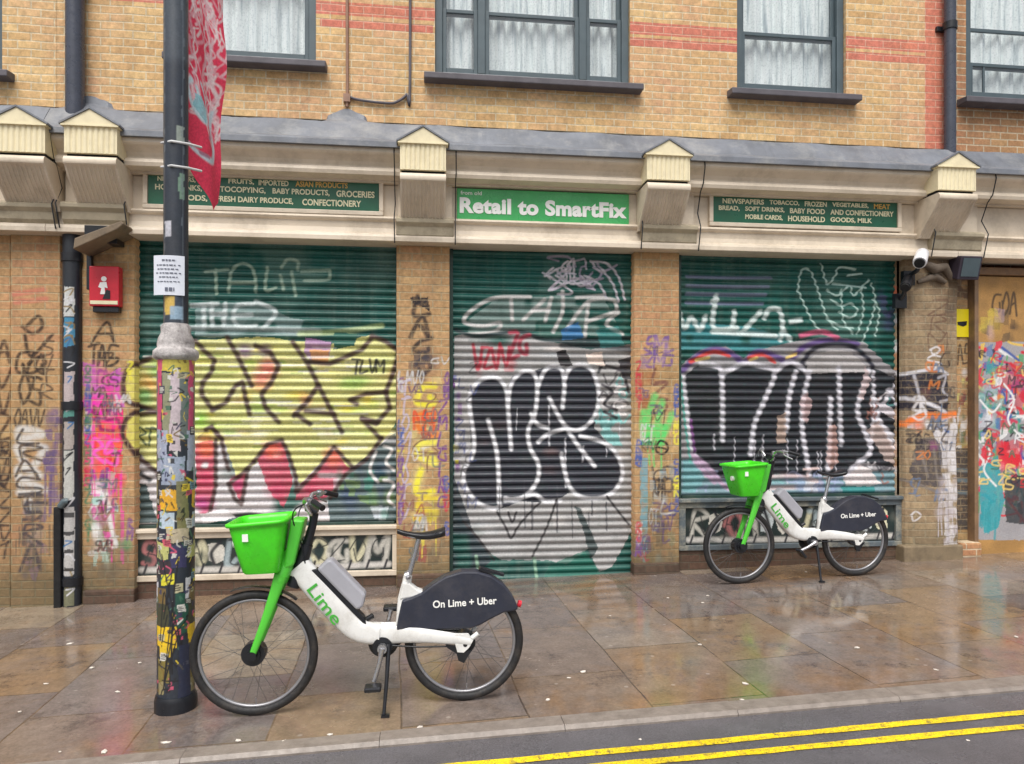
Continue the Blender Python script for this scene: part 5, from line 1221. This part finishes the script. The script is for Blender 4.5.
while x < 16:
    L = .92; a, b = x + .0015, x + L - .0015; dz = q.uniform(-.003, .004)
    vs = []
    for xx in (a, b):
        for yy, zz in ((yf(xx), -.3), (yf(xx), gz(xx, yf(xx)) - .012), (yf(xx) + .015, gz(xx, yf(xx)) + .004 + dz), (yb(xx) - .004, gz(xx, yb(xx)) + .005 + dz), (yb(xx) - .004, -.3)): vs.append((xx, yy, zz))
    m.add(vs, [(i, (i + 1) % 5, 5 + (i + 1) % 5, 5 + i) for i in range(5)] + [(0, 1, 2, 3, 4), (9, 8, 7, 6, 5)]); x += L
kerb_m = plain('granite_kerb', (138, 128, 120), .4, 0, .25, 14, .25, dirt=(90, 80, 72), dirt_amt=.6, obj=False)
structure(m.build('kerb', kerb_m))
for (a, b, wd) in (((500, 763), (1024, 713.5), 8.5), ((640, 764), (1024, 728), 9)):
    p0, p1 = G(*a, dz=-KS), G(*b, dz=-KS)
    w = .055; yl = lambda xx, s: p0.y + (p1.y - p0.y) * (xx - p0.x) / (p1.x - p0.x) + s * w / 2
    pts = []
    xs = np.linspace(p0.x - 6, 9, 90); q = random.Random(a[0])
    top = [(xx, yl(xx, 1) + q.uniform(-.004, .004)) for xx in xs]; bot = [(xx, yl(xx, -1) + q.uniform(-.004, .004)) for xx in xs]
    m = MB(); n = len(xs); vs = [(x, y, road_z(x, y) + .004) for x, y in bot + top]
    m.add(vs, [(i, i + 1, n + i + 1, n + i) for i in range(n - 1)])
    structure(m.build('yellow_line', asphalt_mat('yellow_road_paint', (240, 208, 24), (120, 108, 60))))

# litter
q = random.Random(17); ML = plain('pale_paper', (216, 208, 198), .7, 0, .1)
spots = [(166, 743), (104, 752), (60, 752), (238, 741), (46, 684), (118, 692), (70, 644), (283, 742), (668, 598), (703, 603), (583, 672), (569, 678), (708, 596), (806, 572), (745, 684), (700, 645), (857, 648), (936, 670), (1016, 637), (610, 616), (20, 712), (140, 663), (92, 668), (742, 700), (745, 578), (548, 700), (330, 735), (420, 728), (968, 742), (640, 740)]
lit = None
for i, (a, b) in enumerate(spots):
    road = b > 735 and a > 400
    p = G(a, b, -KS if road else 0); z = road_z(p.x, p.y) if road else gz(p.x, p.y)
    if lit is None:
        m = MB(); m.add([(-.02, -.012, .002), (.005, -.016, .003), (.022, .0, .006), (.006, .014, .003), (-.016, .01, .004), (0, 0, .009)], [(0, 1, 5), (1, 2, 5), (2, 3, 5), (3, 4, 5), (4, 0, 5)])
        m.add([(-.02, -.012, .0), (.005, -.016, .0), (.022, .0, .0), (.006, .014, .0), (-.016, .01, .0)], [(0, 1, 2, 3, 4)])
        lit = m.build('paper_scrap', ML); o = lit
    else: o = lit.copy(); COL.objects.link(o)
    o.location = (p.x, p.y, z + .001); o.rotation_euler = (0, 0, q.uniform(0, 6)); s = q.uniform(.45, 1.0); o.scale = (s * q.uniform(.6, 1.4), s, s)
    tag(o, 'tiny pale scrap of litter lying on the wet ground', 'litter', 'pale scraps of litter')

# ---------------------------------------------------------------- bicycles
M_LIME = plain('lime_plastic', (76, 222, 36), .32, 0, .06, 9, .02, dirt=(60, 130, 40), dirt_amt=.4)
M_LIMED = plain('lime_fork', (84, 196, 60), .35, 0, .08, 9, .01)
M_BW = plain('white_frame', (226, 226, 224), .28, 0, .05, 9, .01, dirt=(140, 128, 112), dirt_amt=.45)
M_BATT = plain('grey_battery', (164, 164, 172), .4, 0, .08, 9, .02)
M_FEND = plain('navy_fender', (44, 47, 60), .38, 0, .15, 9, .02, dirt=(96, 92, 92), dirt_amt=.35)
M_TYRE = plain('tyre_rubber', (30, 30, 32), .6, 0, .25, 30, .2, dirt=(86, 76, 66), dirt_amt=.5)
M_RIM = plain('grey_rim', (150, 150, 154), .35, .6, .15, 12)
M_STEEL = plain('brushed_steel', (190, 190, 194), .28, .9, .1, 12)
M_SPOKE = plain('dark_spoke', (96, 96, 98), .35, .7, .1)
M_GREENT = plain('frame_green_text', (70, 170, 60), .4, 0, .05)


def wheel(root, cx, Rw, hubr):
    m = MB(); m.torus((cx, 0, Rw), Rw - .024, .024, 72, 12); w = m.build('tyre', M_TYRE, root, local=True)
    m = MB(); m.torus((cx, 0, Rw), Rw - .052, .010, 72, 8, .013); m.build('rim', M_RIM, w, local=True)
    m = MB(); q = random.Random(int(cx * 10))
    for i in range(28):
        a = 2 * math.pi * i / 28 + q.uniform(-.004, .004); b = a + (.55 if i % 4 < 2 else -.55); s = .028 if i % 2 else -.028
        m.tube([(cx + hubr * math.cos(b), s, Rw + hubr * math.sin(b)), (cx + (Rw - .056) * math.cos(a), 0, Rw + (Rw - .056) * math.sin(a))], .0011, 5, False)
    m.build('spokes', M_SPOKE, w, local=True)
    m = MB(); m.disc_y((cx, Rw), hubr, -.036, .036, 28); m.disc_y((cx, Rw), hubr * .62, -.05, .05, 24); m.disc_y((cx, Rw), .012, -.075, .075, 12); m.build('hub', M_BLACK, w, local=True)
    m = MB(); m.tube([(cx + .004, -.004, .055), (cx + .005, -.012, .10)], .004, 6); m.build('valve', M_STEEL, w, local=True)
    return w


WB = 1.16


def make_bike():
    root = thing('hire_bicycle', 'nearer green and white hire bicycle parked beside the lamp post', 'bicycle', (0, 0, 0), 'green and white hire bicycles')
    Rw, Rr = .345, .338
    wheel(root, 0, Rw, .064); wheel(root, WB, Rr, .06)
    # fork: crown, two blades, steerer shroud
    m = MB()
    for s in (-1, 1):
        pts = catmull([(0, Rw), (.075, .53), (.135, .695), (.165, .78)], 4); n = len(pts)
        m.sweep_xz(pts, [(.017 + .022 * i / n, .013 + .006 * i / n) for i in range(n)], 14, .8, s * .062)
    m.sweep_xz([(.155, .745), (.185, .82), (.205, .90)], [(.04, .082), (.042, .075), (.04, .045)], 16, .7)
    fk = m.build('fork', M_LIMED, root, local=True)
    for s in (-1, 1): MB().disc_y((.0, Rw), .026, s * .062 - .014, s * .062 + .014, 16).build('axle_cap', M_BLACK, fk, local=True)
    m = MB(); m.torus((0, 0, Rw), Rw + .022, .004, 26, 8, .032, a0=R(50), a1=R(108)); m.build('front_mudguard', M_BLACK, root, local=True)
    m = MB(); m.sweep_xz([(.215, .70), (.255, .80), (.30, .93)], [(.036, .032), (.036, .032), (.032, .03)], 14, .8); m.build('head_tube', M_BLACK, root, local=True)
    # main frame: one swooping down tube that becomes the chain stay
    path = catmull([(.245, .815), (.345, .69), (.465, .54), (.56, .445), (.66, .412), (.8, .408), (.98, .392), (1.12, .368), (WB + .03, .352)], 5)
    key = [(0, .066, .034), (.13, .07, .04), (.36, .066, .042), (.5, .06, .045), (.62, .05, .05), (.72, .04, .07), (.85, .033, .078), (1, .026, .074)]
    n = len(path); rad = []
    for i in range(n):
        t = i / (n - 1)
        for (ta, a, b), (tb, c, d) in zip(key[:-1], key[1:]):
            if ta <= t <= tb: u = (t - ta) / (tb - ta); rad.append((a + (c - a) * u, b + (d - b) * u)); break
    kcut = next(i for i, p in enumerate(path) if p[0] > .66)
    m = MB(); m.sweep_xz(path[:kcut + 1], rad[:kcut + 1], 22, .62)
    for s in (-1, 1):
        sub = path[kcut - 1:]; rr = rad[kcut - 1:]; nn = len(sub); vs = []
        m2 = [(p[0], s * min(.062, .02 + .12 * (p[0] - sub[0][0])), p[1]) for p in sub]
        seg = 12
        for i, p in enumerate(m2):
            for kx in range(seg):
                a = 2 * math.pi * kx / seg; vs.append((p[0], p[1] + .015 * math.sin(a), p[2] + rr[i][0] * math.copysign(abs(math.cos(a)) ** .7, math.cos(a))))
        m.add(vs, [(i * seg + kx, i * seg + (kx + 1) % seg, (i + 1) * seg + (kx + 1) % seg, (i + 1) * seg + kx) for i in range(nn - 1) for kx in range(seg)], 0, True)
        m.add(vs[-seg:], [tuple(range(seg))])
        m.prism_y([(WB - .06, .40), (WB + .02, .395), (WB + .045, .36), (WB + .02, .32), (WB - .01, .295), (WB - .045, .30), (WB - .055, .34)], s * .062 - .012, s * .062 + .016)
        m.tube([(WB + .04, s * .06, .37), (WB + .075, s * .06, .395)], .014, 8)
    fr = m.build('frame', M_BW, root, local=True)
    # frame lettering runs down the tube on both sides
    tx = MB(); tv, tf = text_mesh('Lime', .25, .066, .0015, .01)
    ang = math.atan2(.575 - .775, .465 - .325); ca, sa = math.cos(ang), math.sin(ang); ox, oz = .335, .712
    nrm = (-sa, ca)
    tx.add([(ox + x * ca + (z - .05) * nrm[0], -.0415 - y - (.001 if x > .1 else 0), oz + x * sa + (z - .05) * nrm[1]) for x, z, y in tv], tf)
    tx.build('lettering', M_GREENT, fr, local=True); tx = MB()
    tx.add([(ox + (.25 - x) * ca + (z - .05) * nrm[0], .0415 + y, oz + (.25 - x) * sa + (z - .05) * nrm[1]) for x, z, y in tv], tf)
    tx.build('lettering', M_GREENT, fr, local=True)
    # battery and its black cradle
    d = Vector((.19, 0, -.215)).normalized(); nn = Vector((.215, 0, .19)).normalized(); c0 = Vector((.485, 0, .70))
    def slab(mb, c, l, t0, t1, w, r=.0):
        vs = []
        for y in (-w, w):
            for a, b in ((-l, t0), (l, t0), (l + .01, t0 + (t1 - t0) * .4), (l - .03, t1), (-l + .015, t1), (-l, t1 - .02)): v = c + d * a + nn * b; vs.append((v.x, y, v.z))
        mb.add(vs, [(0, 1, 2, 3, 4, 5), (11, 10, 9, 8, 7, 6)] + [(i, (i + 1) % 6, 6 + (i + 1) % 6, 6 + i) for i in range(6)])
    m = MB(); slab(m, c0, .16, -.035, .06, .05); m.build('battery', M_BATT, root, bevel=.014, local=True)
    m = MB(); slab(m, c0 + d * .035, .21, -.062, -.036, .036); m.tube([c0 + d * .24 - nn * .04, c0 + d * .25 + nn * .0], .016, 8); m.build('battery_cradle', M_BLACK, root, bevel=.006, local=True)
    # seat tube, post and saddle
    m = MB(); m.sweep_xz([(.80, .42), (.825, .60), (.842, .69), (.85, .73)], [(.03, .03), (.036, .03), (.026, .026), (.024, .024)], 14, .85)
    m.prism_y([(.80, .60), (.93, .615), (.945, .635), (.90, .655), (.86, .69), (.82, .70)], -.035, .035); m.build('seat_tube', M_BW, root, bevel=.01, local=True)
    m = MB(); m.tube([(.848, 0, .70), (.89, 0, .845), (.918, 0, .945)], .0145, 12); sp = m.build('seat_post', M_STEEL, root, local=True)
    m = MB(); m.tube([(.838, .0, .722), (.86, 0, .73)], .03, 12); m.tube([(.845, -.05, .722), (.86, -.02, .722)], .008, 8); m.build('seat_clamp', M_STEEL, sp, local=True)
    m = MB(); N, K = 22, 14; vs = []
    for i in range(N):
        t = i / (N - 1); x = .795 + .27 * t; w = .021 + .062 * max(0, (t - .3) / .7) ** 1.3 + .008 * math.sin(t * math.pi); w *= (1 if t < .93 else 1 - (t - .93) * 5); w *= (min(1, .55 + t * 5))
        zc = .985 - .028 * math.sin(t * math.pi * .9) - .012 * t + (.012 * t * t); hh = .018 + .016 * t
        for k in range(K):
            a = 2 * math.pi * k / K; vs.append((x, w * math.cos(a), zc + hh * (math.sin(a) if math.sin(a) < 0 else math.sin(a) * .55)))
    m.add(vs, [(i * K + k, i * K + (k + 1) % K, (i + 1) * K + (k + 1) % K, (i + 1) * K + k) for i in range(N - 1) for k in range(K)], 0, True)
    m.add(vs[:K], [tuple(range(K))]); m.add(vs[-K:], [tuple(range(K))]); sd = m.build('saddle', M_BLACK, root, local=True)
    m = MB()
    for s in (-1, 1): m.tube(catmull([(.83, s * .012, .962), (.89, s * .02, .944), (.95, s * .022, .944), (1.03, s * .03, .958)], 4), .004, 6)
    m.build('saddle_rails', M_STEEL, sd, local=True)
    # rear skirt guard
    out = [(.775, .43), (.795, .52), (.815, .60), (.86, .612), (.92, .635), (.985, .68), (1.06, .722), (1.15, .745), (1.24, .74), (1.32, .712), (1.39, .66), (1.44, .59), (1.47, .52), (1.455, .505), (1.39, .50), (1.32, .47), (1.25, .435), (1.2, .42), (1.0, .424)]
    m = MB(); m.prism_y(out, -.05, .05); fd = m.build('rear_guard', M_FEND, root, bevel=.016, local=True)
    tx = MB(); tv, tf = text_mesh('On Lime + Uber', .36, .042, .0015, .02)
    tx.add([(.985 + x, -.0505 - y, .548 + z + .01 * x) for x, z, y in tv], tf); tx.build('lettering', M_WLET, fd, local=True); tx = MB(); tx.add([(.985 + .36 - x, .0505 + y, .548 + z) for x, z, y in tv], tf); tx.build('lettering', M_WLET, fd, local=True)
    m = MB(); m.prism_y([(1.25, .745), (1.39, .70), (1.395, .712), (1.26, .757)], -.03, .03); m.build('rack_plate', M_BLACK, fd, local=True)
    m = MB(); m.tube([(1.472, 0, .535), (1.49, 0, .53)], .02, 12); m.build('rear_lamp', M_RED, fd, local=True)
    # rear brake and derailleur pieces
    m = MB(); m.prism_y([(WB - .11, .345), (WB - .05, .33), (WB + .03, .30), (WB + .05, .32), (WB + .02, .28), (WB - .01, .235), (WB - .04, .25), (WB - .05, .29), (WB - .10, .325)], -.07, -.055); m.tube([(.72, -.03, .35), (.9, -.05, .335), (WB - .06, -.06, .33)], .005, 6); m.build('brake_arm', M_BLACK, root, local=True)
    # bottom bracket, cranks, pedals, chain guard
    m = MB(); m.disc_y((.70, .345), .055, -.045, .045, 22); m.sweep_xz([(.63, .40), (.67, .36), (.74, .345), (.8, .37)], [(.03, .03), (.035, .04), (.035, .04), (.02, .03)], 12, .8); m.build('bottom_bracket', M_BLACK, root, local=True)
    m = MB(); m.tube([(.70, -.05, .345), (.70, -.09, .345)], .026, 14); m.tube([(.70, -.085, .35), (.68, -.09, .26), (.652, -.095, .175)], [.017, .013, .015], 10); cr = m.build('crank_arm', M_STEEL, root, local=True)
    m = MB(); m.box(.605, .695, -.19, -.105, .145, .172); m.build('pedal', M_BLACK, cr, bevel=.008, local=True)
    m = MB(); m.tube([(.70, .05, .345), (.70, .09, .345)], .026, 14); m.tube([(.70, .085, .345), (.722, .09, .43), (.745, .095, .515)], [.017, .013, .015], 10); cr = m.build('crank_arm', M_STEEL, root, local=True)
    m = MB(); m.box(.70, .79, .105, .19, .50, .527); m.build('pedal', M_BLACK, cr, bevel=.008, local=True)
    m = MB(); m.sweep_xz([(.70, .405), (.95, .40), (WB, .38)], [(.006, .004)] * 3, 8, 1, .05); m.disc_y((.70, .345), .085, .046, .052, 32); m.build('chain_wheel', M_BLACK, root, local=True)
    m = MB(); m.tube([(.735, -.045, .36), (.722, -.10, .18), (.705, -.155, .012)], [.014, .011, .010], 10); m.box(.69, .735, -.17, -.14, .0, .012); m.build('kickstand', M_BLACK, root, local=True)
    # basket: tapered open tub with rolled rim
    def ring(z, x0, x1, w, r, n=6, sl=0.0):
        pts = []
        for (cx, cy, a0) in ((x1 - r, w - r, 0), (x0 + r, w - r, 90), (x0 + r, -w + r, 180), (x1 - r, -w + r, 270)):
            for i in range(n + 1):
                a = R(a0 + 90 * i / n); x = cx + r * math.cos(a); pts.append((x, cy + r * math.sin(a), z + sl * (x - .02)))
        return pts
    rings = [ring(.80, -.02, .155, .115, .03), ring(.81, -.03, .165, .122, .035), ring(.93, -.058, .188, .148, .04, sl=.03), ring(1.04, -.08, .206, .168, .042, sl=.05), ring(1.062, -.084, .21, .17, .042, sl=.055), ring(1.066, -.1, .222, .184, .05, sl=.055), ring(1.084, -.102, .224, .186, .05, sl=.055), ring(1.088, -.082, .206, .168, .042, sl=.055),
             ring(1.06, -.074, .198, .16, .04, sl=.05), ring(.93, -.05, .178, .14, .036, sl=.03), ring(.825, -.015, .15, .11, .03)]
    m = MB(); K = len(rings[0]); vs = [v for r_ in rings for v in r_]
    m.add(vs, [(i * K + k, i * K + (k + 1) % K, (i + 1) * K + (k + 1) % K, (i + 1) * K + k) for i in range(len(rings) - 1) for k in range(K)], 0, True)
    m.add(rings[0], [tuple(range(K))]); m.add(rings[-1], [tuple(range(K))]); bk = m.build('basket', M_LIME, root, local=True)
    m = MB(); m.prism_y([(-.01, .985), (.02, .985), (.02, 1.025), (-.01, 1.025)], -.169, -.152); m.build('sticker', M_WLET, bk, local=True); m = MB(); m.tube([(-.05, -.05, .96), (-.085, -.05, .96)], .022, 12); m.build('front_lamp', M_WLET, bk, local=True)
    m = MB(); m.prism_y([(.175, .80), (.235, .83), (.30, 1.075), (.225, 1.08)], -.075, .075); m.build('basket_mount', M_LIMED, root, bevel=.012, local=True)
    # stem, handlebar, grips, levers, bell, phone cradle
    m = MB(); m.sweep_xz([(.30, .93), (.335, 1.05), (.34, 1.10)], [(.026, .026), (.022, .022), (.026, .03)], 12, 1); m.build('stem', M_BLACK, root, local=True)
    m = MB(); bar = catmull([(.43, -.31, 1.165), (.37, -.235, 1.19), (.31, -.13, 1.19), (.325, -.04, 1.11), (.325, .04, 1.11), (.31, .13, 1.19), (.37, .235, 1.19), (.43, .31, 1.165)], 5); m.tube(bar, .0115, 10); hb = m.build('handlebar', M_STEEL, root, local=True)
    for s in (-1, 1):
        m = MB(); m.tube([(.43, s * .312, 1.165), (.402, s * .278, 1.178), (.373, s * .238, 1.191)], [.017, .0155, .017], 12); m.build('grip', M_BLACK, hb, local=True)
        m = MB(); m.tube(catmull([(.348, s * .2, 1.192), (.33, s * .225, 1.168), (.37, s * .30, 1.13)], 4), .0065, 8); m.tube([(.353, s * .205, 1.192), (.342, s * .185, 1.193)], .021, 12); m.build('brake_lever', M_STEEL, hb, local=True)
        m = MB(); m.tube(catmull([(.335, s * .2, 1.18), (.27, s * .17, 1.15), (.24, s * .09, 1.08), (.27, s * .04, .95), (.29, s * .03, .83)], 5), .004, 6); m.build('brake_cable', M_BLACK, hb, local=True)
    m = MB(); m.tube([(.315, -.09, 1.165), (.31, -.09, 1.195)], [.024, .017], 14); m.build('bell', M_STEEL, hb, local=True)
    m = MB(); m.prism_y([(.295, 1.12), (.36, 1.10), (.365, 1.115), (.30, 1.165)], -.045, .045); m.build('phone_cradle', M_BLACK, hb, bevel=.006, local=True)
    return root


def set_bike(o, fp, rp, wmul=1.0):
    a, b = G(*fp), G(*rp); d = b - a; s = d.length / WB
    x = d.normalized(); z = Vector((0, 0, 1)); y = z.cross(x).normalized(); z = x.cross(y)
    M = Matrix((x, y, z)).transposed()
    o.rotation_euler = M.to_euler(); o.scale = (s, s, s); o.location = a
    print('BIKE', fp, 'scale', round(s, 3), 'depth', (a - EYE).dot(FW), (b - EYE).dot(FW))


b1 = make_bike(); set_bike(b1, (256, 715), (466, 700))
b2 = copy_tree(b1); tag(b2, 'farther green and white hire bicycle parked against the right hand shutter', 'bicycle', 'green and white hire bicycles')
for ch in b2.children:
    if ch.name.startswith('crank_arm'): ch.matrix_local = Matrix.Translation((.70, 0, .345)) @ Matrix.Rotation(R(52), 4, 'Y') @ Matrix.Translation((-.70, 0, -.345))
set_bike(b2, (740, 583.5), (856, 575.5))

# ---------------------------------------------------------------- daylight (bright overcast)
w = bpy.data.worlds.new('World'); S.world = w; w.use_nodes = True; nt = w.node_tree
bg = nt.nodes['Background']; sky = nt.nodes.new('ShaderNodeTexSky'); sky.sky_type = 'NISHITA'; sky.sun_disc = False
SUN_EL, SUN_AZ = 60, 195
sky.sun_elevation = R(SUN_EL); sky.sun_rotation = R(SUN_AZ); sky.air_density = 1.0; sky.dust_density = 4.0; sky.ozone_density = 1.0
hs = nt.nodes.new('ShaderNodeHueSaturation'); hs.inputs['Saturation'].default_value = .3
nt.links.new(sky.outputs[0], hs.inputs['Color']); nt.links.new(hs.outputs[0], bg.inputs['Color']); bg.inputs['Strength'].default_value = .08
sd = bpy.data.lights.new('sun', 'SUN'); so = bpy.data.objects.new('sun', sd); COL.objects.link(so)
sd.energy = 1.5; sd.angle = R(40); sd.color = (1, .96, .9)
az = R(SUN_AZ); dv = Vector((math.sin(az) * math.cos(R(SUN_EL)), math.cos(az) * math.cos(R(SUN_EL)), math.sin(R(SUN_EL))))
so.rotation_euler = (-dv).to_track_quat('-Z', 'Y').to_euler()
S.view_settings.view_transform = 'Standard'; S.view_settings.look = 'None'; S.view_settings.gamma = 1; S.view_settings.exposure = .95
S.view_settings.use_curve_mapping = False
S.cycles.max_bounces = 6
